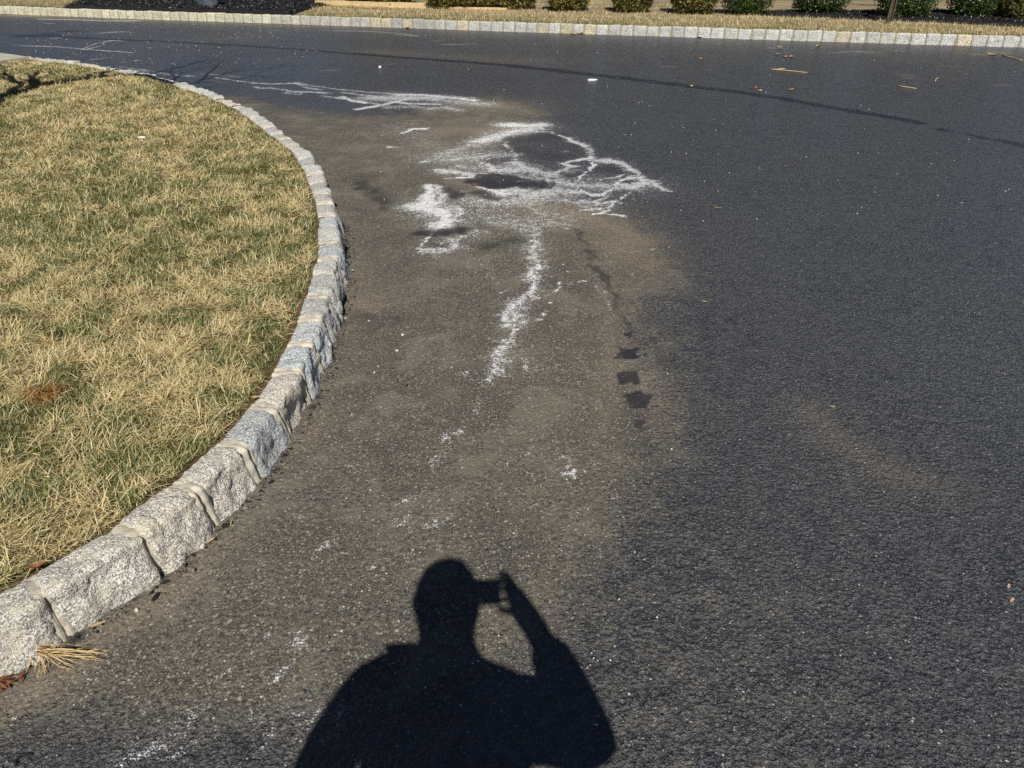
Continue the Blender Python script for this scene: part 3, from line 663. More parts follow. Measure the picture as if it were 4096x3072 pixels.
for i in range(len(joints) - 1):
    s0, s1 = joints[i], joints[i + 1]; x, y, a = at_s(ISL, SI, (s0 + s1) / 2); L = s1 - s0 - .018
    nearby = y < 3.9
    me = stone_mesh("kerb_stone", L, HI, .045, .145, 30, 18, 12, 100 + i, 1.0, M['granite']) if nearby else cheap[i % 8]
    o = bpy.data.objects.new("kerb_stone", me); COL.objects.link(o); o.parent = kerb
    if not nearby: o.scale = (L / .236, 1, 1)
    o.location = (x - bx_, y - by_, random.uniform(-.006, .006)); o.rotation_euler = (random.uniform(-.05, .05), random.uniform(-.02, .02), a + random.uniform(-.035, .035))
    v = random.uniform(.86, 1.12); wv_ = random.choice((0, 0, 1, -1)) * random.uniform(.02, .07); o.color = (v * (1 + wv_), v, v * (1 - wv_ * 1.2), 1)
    x, y, a = at_s(ISL, SI, s0)
    me = mortar_mesh("mortar_joint", random.uniform(.062, .076), HI, .045, .145, 14, 10, 300 + i, M['mortar']) if nearby else cheapm[i % 4]
    o = bpy.data.objects.new("mortar_joint", me); COL.objects.link(o); o.parent = kerb
    o.location = (x - bx_, y - by_, random.uniform(-.004, .004)); o.rotation_euler = (0, 0, a); v = random.uniform(.9, 1.08); o.color = (v, v, v, 1)

SF = arclen(FAR)
fk = empty("far_kerb", (0, 16.27, 0)); tag(fk, kind="structure", label="straight granite block kerb along the far edge of the driveway")
fst = [stone_mesh("far_kerb_stone%d" % k, .232, HF, .03, .14, 11, 7, 4, 70 + k, .75, M['granite_far']) for k in range(10)]
fmo = [mortar_mesh("far_mortar%d" % k, .05, HF, .03, .14, 7, 4, 90 + k, M['mortar'], .009) for k in range(4)]
s = 2.2; i = 0
while s < SF[-1] - 8:
    L = random.uniform(.238, .262); x, y, a = at_s(FAR, SF, s + L / 2)
    if abs(x) < 13.5:
        o = bpy.data.objects.new("kerb_stone", fst[(i * 7 + random.randrange(3)) % 10]); COL.objects.link(o); o.parent = fk
        o.location = (x, y - 16.27, random.uniform(-.005, .005)); o.rotation_euler = (0, 0, a + random.uniform(-.025, .025)); o.scale = ((L - .016) / .232, 1, 1)
        v = random.uniform(.85, 1.1)
        tn = np.clip((-x - 3) / 4, 0, 1)                       # the left stretch is stained yellowish, the middle greyer
        v *= 1.0 - .16 * math.exp(-((x + 2.5) / 3.0) ** 2)
        o.color = (v * (1 + .10 * tn), v * (1 + .05 * tn), v * (1 - .16 * tn), 1)
        if random.random() < .12: o.color = (v * 1.08, v * .98, v * .78, 1)
        x, y, a = at_s(FAR, SF, s)
        o = bpy.data.objects.new("mortar_joint", fmo[i % 4]); COL.objects.link(o); o.parent = fk; o.location = (x, y - 16.27, 0); o.rotation_euler = (0, 0, a); o.color = (.66, .63, .56, 1)
    s += L; i += 1

# ------------------------------------------------------------------ grass
def blades(name, P, z0, length, width, lean, az, curl, col_b, col_t, mat, segs=3):
    n = len(P); ts = np.linspace(0, 1, segs + 1)
    side = np.c_[-np.sin(az), np.cos(az)]; fw = np.c_[np.cos(az), np.sin(az)]
    V = np.zeros((n, 2 * segs + 1, 3), np.float32); C = np.zeros((n, 2 * segs + 1, 4), np.float32); C[..., 3] = 1
    pos = np.zeros((n, 2)); hz = np.zeros(n); prev = 0
    sw = rng.normal(0, .35, n)
    for k, t in enumerate(ts):
        if k:
            dl = length / segs; an = lean + curl * (t - .5 / segs)
            hd = fw + side * (sw * t)[:, None]
            pos = pos + hd * (np.sin(an) * dl)[:, None]; hz = hz + np.cos(an) * dl
        w = width * (1 - .55 * t) / 2
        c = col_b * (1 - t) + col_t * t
        if k < segs:
            tw = rng.normal(0, .3, n) * w
            V[:, 2 * k, :2] = P + pos - side * w[:, None]; V[:, 2 * k + 1, :2] = P + pos + side * w[:, None]
            V[:, 2 * k, 2] = z0 + hz + tw; V[:, 2 * k + 1, 2] = z0 + hz - tw
            C[:, 2 * k, :3] = c; C[:, 2 * k + 1, :3] = c
        else:
            V[:, 2 * k, :2] = P + pos; V[:, 2 * k, 2] = z0 + hz; C[:, 2 * k, :3] = c
    m = 2 * segs + 1
    pat = []; st = []
    for k in range(segs - 1): st.append(len(pat)); pat += [2 * k, 2 * k + 1, 2 * k + 3, 2 * k + 2]
    st.append(len(pat)); k = segs - 1; pat += [2 * k, 2 * k + 1, 2 * k + 2]
    pat = np.array(pat); st = np.array(st)
    loops = (np.arange(n)[:, None] * m + pat[None]).ravel(); starts = (np.arange(n)[:, None] * len(pat) + st[None]).ravel()
    return np_mesh(name, V.reshape(-1, 3), loops, starts, mat, {"col": C.reshape(-1, 4)})

def pick(cols, n):
    cols = np.array(cols); return cols[rng.integers(0, len(cols), n)] * rng.uniform(.82, 1.18, (n, 1))

STRAW = [(.80, .67, .38), (.74, .58, .30), (.86, .74, .46), (.66, .54, .28), (.78, .66, .34)]
GREEN = [(.12, .165, .050), (.16, .20, .055), (.09, .14, .052), (.22, .24, .075), (.29, .29, .095)]
isl_grass = np.vstack([offset(ISL, 0.172)[::6], [(-30, 16), (-30, -0.75)]])
pathp = np.array([(p[0], p[1]) for p in pp])
def island_pts(n):
    out = []
    got = 0
    while got < n:
        P = np.c_[rng.uniform(-9.2, -0.75, 400000), rng.uniform(0.5, 13.0, 400000)]
        dens = np.clip((2.0 / np.maximum(P[:, 1], 1.2)) ** 1.25, .13, 1)
        ok = rng.random(len(P)) < dens
        vis = P[:, 0] > -(0.72 * (P[:, 1] * .848 + .77) + 0.9)
        P = P[ok & vis]
        P = P[inside(P, isl_grass)]
        P = P[~inside(P, pathp)]
        edge = np.min(np.linalg.norm(P[:, None, :] - ISL_IN[None, ::40, :], axis=2), axis=1) if False else None
        out.append(P); got += len(P)
    return np.vstack(out)[:n]
N = 330000
P = island_pts(N); yy = P[:, 1]
patch = fbm(P, 1.5, 3, 31); small = fbm(P, 8, 3, 32); clump = fbm(P, 22, 2, 33)
pg = np.clip(.74 + .9 * (patch - .5) + 1.9 * (small - .5) - .022 * (yy - 3) + .06 * (yy < 2.2), .22, .94)
green = rng.random(N) < pg
base_len = np.where(green, rng.uniform(.024, .050, N), rng.uniform(.026, .075, N)) * (.75 + .6 * clump)
wid = np.where(green, rng.uniform(.0022, .0038, N), rng.uniform(.0016, .0034, N)) * (1 + .16 * np.clip(yy - 2, 0, 7))
lean = np.where(green, rng.uniform(.15, 1.1, N), rng.uniform(.75, 1.5, N))
curl = np.where(green, rng.uniform(-.1, .8, N), rng.uniform(-.2, .7, N))
lean = np.minimum(lean, 1.62 - np.clip(curl, 0, 1) * .8)
az = np.where(rng.random(N) < .45, fbm(P, 6, 2, 35) * 14 + rng.normal(0, .7, N), rng.uniform(0, 6.283, N))
lift = np.where(green, 0, rng.uniform(-.004, .022, N)) * (.5 + clump)
st_c = pick(STRAW, N); gr_c = pick(GREEN, N)
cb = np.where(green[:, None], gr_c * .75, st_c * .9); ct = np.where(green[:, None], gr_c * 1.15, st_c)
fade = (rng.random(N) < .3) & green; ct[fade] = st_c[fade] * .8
oc = np.linalg.norm(P - g(185, 1590, .15), axis=1) < .055 + .02 * rng.random(N)
ct[oc] = np.array((.50, .27, .09)) * rng.uniform(.7, 1.2, (oc.sum(), 1)); cb[oc] = ct[oc] * .6
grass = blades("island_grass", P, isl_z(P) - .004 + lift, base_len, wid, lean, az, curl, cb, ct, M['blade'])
tag(grass, "half dormant straw and green lawn on the island", "grass", kind="stuff")

n = 110000
line = offset(FAR, .16); Sl = arclen(line)
sx = rng.uniform(0, 1, n) * Sl[-1]; dep = rng.random(n) ** 1.3 * 6.0
P = np.c_[np.interp(sx, Sl, line[:, 0]), np.interp(sx, Sl, line[:, 1]) + dep]
ok = np.abs(P[:, 0]) < .72 * (P[:, 1] * .848 + .8) + 1.5
bed_r = np.array([tuple(g(*p, .17)) for p in ((2950, 58), (3072, 66), (3300, 74), (3540, 84), (3800, 96), (4096, 112), (4500, 130))])
bed_l = np.array([tuple(g(*p, .17)) for p in ((1255, 44), (1230, 34), (1260, 12))])
ok &= ~((P[:, 0] > bed_r[0, 0]) & (P[:, 1] > np.interp(P[:, 0], bed_r[:, 0], bed_r[:, 1])))
ok &= ~((P[:, 0] < -4.7 - .12 * (P[:, 1] - 18)) & (P[:, 0] > -11.3))
ok &= rng.random(n) < np.where(P[:, 1] > np.interp(P[:, 0], line[:, 0], line[:, 1]) + 3.0, .35, 1)
P = P[ok]; n = len(P); edge_d = P[:, 1] - np.interp(P[:, 0], line[:, 0], line[:, 1])
green = rng.random(n) < np.clip(.55 - .35 * edge_d + .9 * (fbm(P, .9, 3, 51) - .5), .06, .8)
st_c = pick(STRAW, n) * np.where(P[:, 0] < -10, .75, 1)[:, None]; gr_c = pick([(.15, .17, .06), (.20, .20, .08), (.24, .24, .09)], n)
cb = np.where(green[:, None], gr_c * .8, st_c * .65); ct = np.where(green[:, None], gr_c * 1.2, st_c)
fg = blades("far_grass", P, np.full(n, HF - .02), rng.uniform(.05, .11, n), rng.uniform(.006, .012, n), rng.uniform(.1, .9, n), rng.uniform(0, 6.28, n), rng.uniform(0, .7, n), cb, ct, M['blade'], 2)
tag(fg, "straw coloured grass strip behind the far kerb", "grass", kind="stuff")

# ------------------------------------------------------------------ mulch beds
def bed(name, poly, label):
    c = np.mean(poly, axis=0); n = len(poly)
    V = [(p[0], p[1], HF - .005) for p in poly] + [(c[0] + (p[0] - c[0]) * .9, c[1] + (p[1] - c[1]) * .9, HF + .05) for p in poly]
    Fc = [tuple(range(n, 2 * n))] + [(i, (i + 1) % n, (i + 1) % n + n, i + n) for i in range(n)]
    o = mesh_obj(name, V, Fc, M['mulch']); tag(o, kind="structure", label=label)
back_l = offset(FAR, .12)
bl_front = [(x, float(np.interp(x, back_l[:, 0], back_l[:, 1])) + .01) for x in np.linspace(-11.2, -5.0, 14)]
BL = np.array(bl_front + [(-4.9, 19.4), (-4.5, 21.4), (-6.5, 23.5), (-12.5, 25), (-12.0, 22.0)])
bed("mulch_bed_left", BL, "dark mulch bed behind the yellowish end of the far kerb")
BR = np.array([tuple(p) for p in bed_r] + [(14, 18.6), (10.5, 18.9), (7.5, 18.9), (5.2, 18.5)])
bed("mulch_bed_right", BR, "dark mulch bed under the clipped dark green shrubs")
def chips_obj(name, poly, n, label):
    lo, hi = poly.min(0), poly.max(0); P = np.c_[rng.uniform(lo[0], hi[0], n * 3), rng.uniform(lo[1], hi[1], n * 3)]; P = P[inside(P, poly)][:n]; n = len(P)
    L = rng.uniform(.012, .045, n); Wd = rng.uniform(.005, .014, n); a = rng.uniform(0, 6.28, n); tl = rng.normal(0, .45, n)
    d = np.c_[np.cos(a) * np.cos(tl), np.sin(a) * np.cos(tl), np.sin(tl)]; sd_ = np.c_[-np.sin(a), np.cos(a), rng.normal(0, .4, n)]
    C0 = np.c_[P, HF + .045 + rng.uniform(0, .025, n)]
    ed = np.clip(np.min([seg_dist(P, poly[i], poly[(i + 1) % len(poly)])[0] for i in range(len(poly))], axis=0) / .25, 0, 1); C0[:, 2] -= .05 * (1 - ed)
    V = np.stack([C0 - d * L[:, None] - sd_ * Wd[:, None], C0 + d * L[:, None] - sd_ * Wd[:, None], C0 + d * L[:, None] * .8 + sd_ * Wd[:, None], C0 - d * L[:, None] * .9 + sd_ * Wd[:, None]], 1)
    c = np.ones((n, 4, 4), np.float32); v = np.where(rng.random(n) < .12, rng.uniform(.12, .32, n), rng.uniform(.008, .04, n)); c[..., :3] = v[:, None, None] * np.array((1.05, 1.0, .95))
    tag(np_mesh(name, V.reshape(-1, 3), np.arange(4 * n), np.arange(n) * 4, M['leafy'], {"col": c.reshape(-1, 4)}), label, "mulch", kind="stuff")
chips_obj("mulch_chips", BL, 9000, "loose black bark mulch behind the yellowish kerb stones")
chips_obj("mulch_chips", BR, 5000, "loose black bark mulch under the clipped shrubs")

# ------------------------------------------------------------------ shrubs
def shrub(px, py, wpx, hgt, kind, label, group, seed, cat="shrub"):
    r_ = np.random.default_rng(seed)
    f = g(px, py, HF); depth = f[1] * .848 + 1.42 * .53
    hgt *= 1.25 if hgt > .5 else 1.0; wd = 1.06 * wpx / 4 * depth / F; rx = wd / 2; ry = rx * .92; c = np.array([f[0], f[1] + ry * .75])
    root = empty("clipped_shrub", (c[0], c[1], HF)); tag(root, label, cat, group)
    # stems
    mb = MB()
    for k in range(5):
        a = k * 1.26 + seed; q = Vector((math.cos(a) * rx * .45, math.sin(a) * ry * .45, hgt * .55))
        mb.add(*tube([(math.cos(a) * .03, math.sin(a) * .03, 0), q * .5 + Vector((0, 0, .05)), q], [.018, .013, .006], 6))
    mb.obj("stem", M['bark'], root)
    # foliage: leaf faces spread through the crown's volume, thick towards the skin
    n = 15000 if kind == 'box' else 12000
    u = r_.normal(size=(n, 3)); u /= np.linalg.norm(u, axis=1)[:, None]
    ex = 5.5 if kind == 'box' else 5.0                      # superellipsoid: clipped, boxy
    rad = (np.abs(u[:, 0]) ** ex + np.abs(u[:, 1]) ** ex + np.abs(u[:, 2]) ** ex) ** (-1 / ex)
    lump = 1 + .30 * (fbm(u * 2 + seed, 1.6, 3, seed) - .5) + .20 * (fbm(u * 2 + seed, 6, 2, seed + 1) - .5)
    q = u * (rad * lump * r_.uniform(.30, 1.0, n) ** .35)[:, None]
    tap = np.where(q[:, 2] < 0, 1 - .10 * q[:, 2] ** 2, 1)
    C0 = np.c_[q[:, 0] * rx * tap, q[:, 1] * ry * tap, hgt * .5 + .03 + q[:, 2] * hgt * .5]
    C0[:, 2] = np.maximum(C0[:, 2], .02 + .03 * r_.random(n))
    nm = u + r_.normal(0, .55, (n, 3)); nm /= np.linalg.norm(nm, axis=1)[:, None]
    up = np.cross(nm, r_.normal(size=(n, 3))); up /= np.linalg.norm(up, axis=1)[:, None]; sd_ = np.cross(nm, up)
    if kind == 'box': L, Wd = r_.uniform(.016, .030, n), r_.uniform(.010, .018, n)
    else: L, Wd = r_.uniform(.025, .055, n), r_.uniform(.010, .020, n); up = up * .6 + u * .5 + np.array((0, 0, .5)); up /= np.linalg.norm(up, axis=1)[:, None]
    V = np.stack([C0 - up * L[:, None], C0 + sd_ * Wd[:, None], C0 + up * L[:, None], C0 - sd_ * Wd[:, None]], 1)
    if kind == 'box': pal = np.array([(.045, .085, .022), (.065, .11, .028), (.10, .15, .04), (.035, .065, .02), (.17, .20, .06)])
    elif kind == 'olive': pal = np.array([(.14, .15, .035), (.20, .19, .05), (.09, .11, .03), (.26, .22, .06), (.12, .10, .04)])
    else: pal = np.array([(.15, .16, .035), (.22, .20, .045), (.09, .12, .03), (.30, .25, .055), (.20, .13, .05), (.06, .08, .025)])
    cl = fbm(C0 + seed, 9, 2, seed + 4); ci = np.clip(((cl - .25) * 2 * len(pal) * .5 + r_.integers(0, len(pal), n) * .6), 0, len(pal) - 1).astype(int)
    c = np.ones((n, 4, 4), np.float32); c[..., :3] = (pal[ci] * r_.uniform(.75, 1.25, (n, 1)))[:, None, :]
    o = np_mesh("foliage", V.reshape(-1, 3), np.arange(4 * n), np.arange(n) * 4, M['leafy'], {"col": c.reshape(-1, 4)}); o.parent = root
    # a dark twiggy heart stops light from passing straight through
    mb = MB()
    for k in range(90):
        a = r_.normal(size=3); a /= np.linalg.norm(a); a[2] = abs(a[2]) * .9 + .05
        e = Vector((a[0] * rx * .78, a[1] * ry * .78, a[2] * hgt * .8)); mb.add(*tube([(0, 0, .03 + .1 * r_.random()), e * .55, e], [.007, .005, .003], 4, False))
    mb.obj("twigs", M['bark'], root)
    return root

GRP = "clipped shrubs in a row behind the far kerb"
SH = [(1440, 22, 150, .95, 'gold', "golden green shrub behind the wooden boards, first of the row"),
      (1570, 26, 155, .95, 'gold', "golden green shrub touching the first one, behind the wooden boards"),
      (1775, 37, 150, .92, 'gold', "golden green shrub at the boards' far end, start of the joined three"),
      (1920, 38, 160, .95, 'gold', "golden green shrub, middle one of the three grown together"),
      (2068, 40, 150, .92, 'gold', "browned golden shrub, last of the three grown together"),
      (2274, 48, 170, .95, 'gold', "narrow golden shrub standing alone just after the joined three"),
      (2536, 53, 160, .95, 'olive', "olive brown shrub with gaps of tan field on both sides"),
      (2785, 60, 180, .95, 'olive', "round olive shrub before the mulch bed begins"),
      (3000, 63, 188, .98, 'box', "bright green shrub at the start of the mulch bed"),
      (3295, 63, 190, .80, 'box', "dark green boxwood standing alone in open mulch"),
      (3640, 80, 195, .90, 'box', "dark green boxwood right behind the leaning stake"),
      (3935, 76, 195, .92, 'box', "green boxwood growing beside the slanting tree trunk"),
      (4100, 85, 130, .42, 'olive', "low yellowish shrub at the end of the row beyond the tree")]
for k, a in enumerate(SH):
    if a[4] == 'box' and k == 8: pass
    shrub(*a, GRP, 11 + k)

# low grey-green plant at the bed's end
def stake():
    b = g3(3553, 93, HF); root = empty("leaning_stake", b); root.rotation_euler = (0, 0, 0)
    tag(root, "dark weathered two board stake in the grass before a boxwood", "stake")
    def board(x0, x1, y0, y1, h, nm, mat):
        V = [(x, y, z) for z in (-.12, h) for x, y in ((x0, y0), (x1, y0), (x1, y1), (x0, y1))]
        mesh_obj(nm, V, [(0, 3, 2, 1), (4, 5, 6, 7), (0, 1, 5, 4), (1, 2, 6, 5), (2, 3, 7, 6), (3, 0, 4, 7)], mat, root)
    board(-.055, .015, -.02, .02, 1.45, "board", M['weathered']); board(.030, .062, -.03, .03, 1.40, "board", M['weathered'])
    for z in (.75, 1.2): board(-.06, .066, .0205, .035, z, "cross_tie", M['weathered']) if False else None
    V = [(x, y, z) for z in (1.15, 1.22) for x, y in ((-.06, .031), (.066, .031), (.066, .045), (-.06, .045))]
    mesh_obj("cross_tie", V, [(0, 3, 2, 1), (4, 5, 6, 7), (0, 1, 5, 4), (1, 2, 6, 5), (2, 3, 7, 6), (3, 0, 4, 7)], M['weathered'], root)
stake()

# ------------------------------------------------------------------ trees
def limb(mb, p, d, L, r, depth, rr, spread=.7):
    pts = [Vector(p)]; rad = [r]; d = Vector(d).normalized(); n = 5
    for k in range(n):
        d = (d + Vector((rr.gauss(0, .13), rr.gauss(0, .13), rr.gauss(.05, .08)))).normalized()
        pts.append(pts[-1] + d * (L / n)); rad.append(r * (1 - .65 * (k + 1) / n))
    mb.add(*tube(pts, rad, 7 if r > .02 else 5))
    if depth > 0:
        for k in range(rr.randint(3, 4)):
            j = rr.randint(2, n); ax = Vector((rr.gauss(0, 1), rr.gauss(0, 1), rr.gauss(.25, .5))).normalized()
            limb(mb, pts[j], (d + ax * spread), L * rr.uniform(.5, .75), rad[j] * .75, depth - 1, rr, spread)

def bare_tree(base, lean, h, r, label, seed):
    rr = random.Random(seed); root = empty("bare_tree", base); tag(root, label, "tree")
    pts = []; rad = []
    for k in range(9):
        t = k / 8; pts.append((lean[0] * t * h + .04 * math.sin(5 * t), lean[1] * t * h, -.1 + (h + .1) * t)); rad.append(r * (1.35 - .35 * min(1, t * 6)) * (1 - .45 * t))
    mb = MB(); mb.add(*tube(pts, rad, 14)); mb.obj("trunk", M['bark'], root, True)
    mb = MB()
    for k in range(7):
        a = k * 2.4; j = 4 + k % 5; limb(mb, pts[j], (math.cos(a), math.sin(a), 1.0), h * .75, rad[j] * .6, 2, rr)
    mb.obj("crown", M['bark'], root, True)
b = g3(3822, 62, HF); bare_tree(b, (.09, 0.0), 2.6, .085, "bare slim tree with slanting grey trunk beside a boxwood", 5)

# the tree whose branch shadows cross the lawn: it stands on the island just outside the picture
def sh(x, y, zz, zg=.13):
    p = g(x, y, zg); t = (zz - zg) / SUN[2]; return Vector((p[0] + SUN[0] * t, p[1] + SUN[1] * t, zz))
tr = empty("island_tree", (-7.1, 6.6, .14)); tag(tr, "bare spreading tree on the island whose branch shadows cross the lawn", "tree")
o_ = Vector(tr.location); rr = random.Random(3)
fork = sh(60, 392, 1.55); mb = MB()
mid1 = o_ + Vector((.1, .05, .7)); mb.add(*tube([o_ - Vector((0, 0, .1)), mid1, (mid1 + fork) / 2 + Vector((-.1, 0, .12)), fork], [.15, .12, .105, .09], 12))
V = [v - o_ for v in mb.V]; mesh_obj("trunk", V, mb.F, M['bark'], tr, True)
mb = MB()
def br(px, zs, r0, r1, sub=0, zg=.13, amp=.05):
    k = len(px); pts = [sh(p[0], p[1], z, zg) for p, z in zip(px, np.linspace(zs[0], zs[1], k))]
    fine = [pts[0]]
    for a, b2 in zip(pts[:-1], pts[1:]):
        fine.append((a + b2) / 2 + Vector((rr.gauss(0, amp), rr.gauss(0, amp), rr.gauss(0, amp)))); fine.append(b2)
    rad = list(np.linspace(r0, r1, len(fine))); mb.add(*tube(fine, rad, 7))
    for _ in range(sub):
        j = rr.randrange(1, len(fine) - 1); d = (fine[j + 1] - fine[j - 1]).normalized() + Vector((rr.gauss(0, .5), rr.gauss(0, .5), rr.gauss(.2, .4)))
        limb(mb, fine[j], d, rr.uniform(.4, .9), rad[j] * .55, 1, rr, .6)
br([(60, 392), (100, 380), (160, 350), (270, 338), (370, 320), (470, 300)], (1.55, 2.1), .085, .05, 5)
br([(60, 392), (110, 350), (60, 320), (-60, 300)], (1.55, 2.0), .06, .03, 4)
br([(60, 392), (20, 420), (-60, 440)], (1.55, 1.9), .05, .03, 2)
br([(150, 352), (135, 330), (160, 300), (250, 296)], (1.7, 2.1), .045, .02, 4)
br([(470, 300), (560, 305), (640, 322), (740, 338)], (2.1, 2.4), .05, .03, 4)
br([(370, 320), (380, 300), (440, 285), (560, 280)], (2.0, 2.4), .035, .02, 4)
br([(470, 300), (500, 285), (620, 275), (700, 262), (760, 240)], (2.1, 2.6), .032, .012, 3, .05)
br([(620, 290), (700, 272), (790, 248), (850, 235)], (2.3, 2.7), .026, .01, 3, 0)
br([(740, 338), (800, 322), (830, 295), (870, 262), (900, 238)], (2.4, 2.9), .034, .010, 3, 0)
br([(800, 322), (880, 302), (960, 285), (1070, 272), (1180, 262)], (2.45, 3.0), .024, .008, 3, 0)
br([(760, 335), (860, 328), (980, 310), (1090, 305)], (2.4, 2.8), .024, .008, 2, 0)
br([(680, 320), (720, 300), (760, 285), (830, 270)], (2.4, 2.7), .02, .008, 2, 0)
br([(700, 325), (680, 290), (690, 262)], (2.4, 2.7), .018, .008, 2, 0)
br([(1000, 300), (1080, 310), (1180, 300)], (2.7, 2.9), .012, .006, 1, 0)
V = [v - o_ for v in mb.V]; mesh_obj("crown", V, mb.F, M['bark'], tr, True)

# ------------------------------------------------------------------ boulders and boards behind the far kerb
def boulder(name, c, dim, seed, mat, label, cat, facets=0, parent=None):
    import bmesh
    bm = bmesh.new(); bmesh.ops.create_icosphere(bm, subdivisions=4, radius=1)
    Pv = np.array([v.co for v in bm.verts]); d = 1 + .5 * (fbm(Pv + seed, 1.1, 2, seed) - .5) + .16 * (fbm(Pv + seed, 4, 3, seed + 1) - .5)
    for _ in range(facets):
        n = rng.normal(size=3); n[2] = abs(n[2]) * .4; n /= np.linalg.norm(n); k = (Pv * d[:, None]) @ n; d = np.where(k > .68, d * (.68 + (k - .68) * .15) / np.maximum(k, .01), d)
    for v, q, k in zip(bm.verts, Pv, d): v.co = Vector(q * k) * .5 * Vector(dim) if False else Vector((q[0] * k * dim[0] / 2, q[1] * k * dim[1] / 2, q[2] * k * dim[2] / 2 + dim[2] * .38))
    me = bpy.data.meshes.new(name); bm.to_mesh(me); bm.free(); me.polygons.foreach_set("use_smooth", [True] * len(me.polygons)); me.materials.append(mat)
    o = bpy.data.objects.new(name, me); COL.objects.link(o); o.location = c; tag(o, label, cat); return o
q = g3(508, 7, HF); boulder("boulder", (q.x, q.y + .2, HF + .03), (.62, .5, .48), 3, M['fieldstone'], "orange tan boulder resting in the dark mulch", "boulder", 3)
q = g3(425, 2, HF); boulder("boulder", (q.x - .05, q.y + .25, HF + .03), (.7, .5, .45), 8, M['palestone'], "pale grey green boulder next to the orange one", "boulder", 3)
q = g3(820, 33, HF); boulder("boulder", (q.x, q.y + .28, HF - .05), (.62, .55, 1.05), 14, M['shaded_bluestone'], "upright smooth boulder in shaded blue grey right behind the far kerb", "boulder", 5)
q = g3(4015, 76, HF); boulder("stone", (q.x, q.y, HF + .0), (.19, .15, .11), 21, M['palestone'], "small white stone in the mulch below the last low shrub", "stone", 2)

def plank(a, b, w, t, label, z):
    a = Vector((a[0], a[1], z)); b = Vector((b[0], b[1], z)); d = (b - a); L = d.length
    o = empty("x") if False else None
    V = []; k = 14
    for i in range(k + 1):
        x = L * i / k; sag = .012 * math.sin(3 * x) * .5
        for y, zz in ((-w / 2, 0), (w / 2, 0), (w / 2, t), (-w / 2, t)): V.append((x, y, zz + sag * .3))
    Fc = [(3, 2, 1, 0), tuple(4 * k + i for i in range(4))]
    for i in range(k):
        for j in range(4): Fc.append((4 * i + j, 4 * i + (j + 1) % 4, 4 * i + 4 + (j + 1) % 4, 4 * i + 4 + j))
    o = mesh_obj("wooden_board", V, Fc, M['lumber']); o.location = a; o.rotation_euler = (0, 0, math.atan2(d.y, d.x)); tag(o, label, "board", "boards on the far lawn"); return o
a_, b_ = g(1267, 19, HF), g(1800, 33, HF); plank(a_, b_, .14, .10, "long pale wooden board lying on the far grass strip", HF)
a_, b_ = g(1345, 12, HF + .1), g(1560, 22, HF + .1); plank(a_, b_, .10, .05, "shorter pale board lying on top of the long one", HF + .101)
a_, b_ = g(1560, 30, HF), g(2030, 40, HF); plank(a_, b_, .10, .045, "thin pale board continuing the long one before the joined shrubs", HF)

# ------------------------------------------------------------------ small things on the drive and lawn
def leaf(px, py, size, mat, label, z=0.0, curl=.35, rot=None, cat="leaf", name="fallen_leaf", asp=.5, group=None):
    r_ = random.Random(px * 7 + py); n = 6; V = []; Fc = []
    for i in range(n + 1):
        t = i / n; w = size * asp / 2 * math.sin(math.pi * min(1, .06 + t * .92)) ** .8 * r_.uniform(.75, 1.15)
        x = (t - .5) * size; zc = curl * size * (2 * t - 1) ** 2 * .35
        for j, k in enumerate((-1, -.45, .45, 1)): V.append((x + r_.uniform(-.03, .03) * size, k * w, zc + abs(k) ** 2 * curl * w * .9 + min(.0025, size * .04) + .0008))
    for i in range(n):
        for j in range(3): Fc.append((4 * i + j, 4 * i + 4 + j, 4 * i + 5 + j, 4 * i + 1 + j))
    m = len(V); V += [(v[0], v[1], v[2] - .0008) for v in V]; Fc += [tuple(reversed([i + m for i in f])) for f in Fc]
    o = mesh_obj(name, V, Fc, mat, smooth=True); p = g(px, py, z); o.location = (p[0], p[1], z); o.rotation_euler = (0, 0, rot if rot is not None else r_.uniform(0, 6.3)); tag(o, label, cat, group); return o

def chunk(name, px, py, dim, mat, label, cat, z=0.0, rot=0.0, group=None):
    r_ = random.Random(int(px * 3 + py)); V = []; Fc = []; k = 7
    for zz, sc_ in ((-.1, .95), (.35, 1.0), (.8, .85), (1.0, .5)):
        for i in range(k):
            a = 2 * math.pi * i / k; q = r_.uniform(.8, 1.12) * sc_
            V.append((math.cos(a) * dim[0] / 2 * q, math.sin(a) * dim[1] / 2 * q, dim[2] * (zz + r_.uniform(-.06, .06))))
    for l in range(3):
        for i in range(k): Fc.append((l * k + i, l * k + (i + 1) % k, (l + 1) * k + (i + 1) % k, (l + 1) * k + i))
    Fc.append(tuple(range(k - 1, -1, -1))); Fc.append(tuple(3 * k + i for i in range(k)))
    o = mesh_obj(name, V, Fc, mat); p = g(px, py, z); o.location = (p[0], p[1], z); o.rotation_euler = (0, 0, rot); tag(o, label, cat, group); return o

def stick(name, pxs, r, mat, label, cat="twig", z=0.0, lift=0.0, group=None):
    pts = [g3(x, y, z + r) for x, y in pxs]; o0 = pts[0].copy(); fine = []
    for a, b2 in zip(pts[:-1], pts[1:]):
        fine += [a, a.lerp(b2, .5) + Vector((random.gauss(0, r), random.gauss(0, r), lift))]
    fine.append(pts[-1]); fine = [p - o0 for p in fine]
    Vt, Ft = tube(fine, [r * (1 - .4 * i / len(fine)) for i in range(len(fine))], 6)
    o = mesh_obj(name, Vt, Ft, mat, smooth=True); o.location = o0; tag(o, label, cat, group); return o

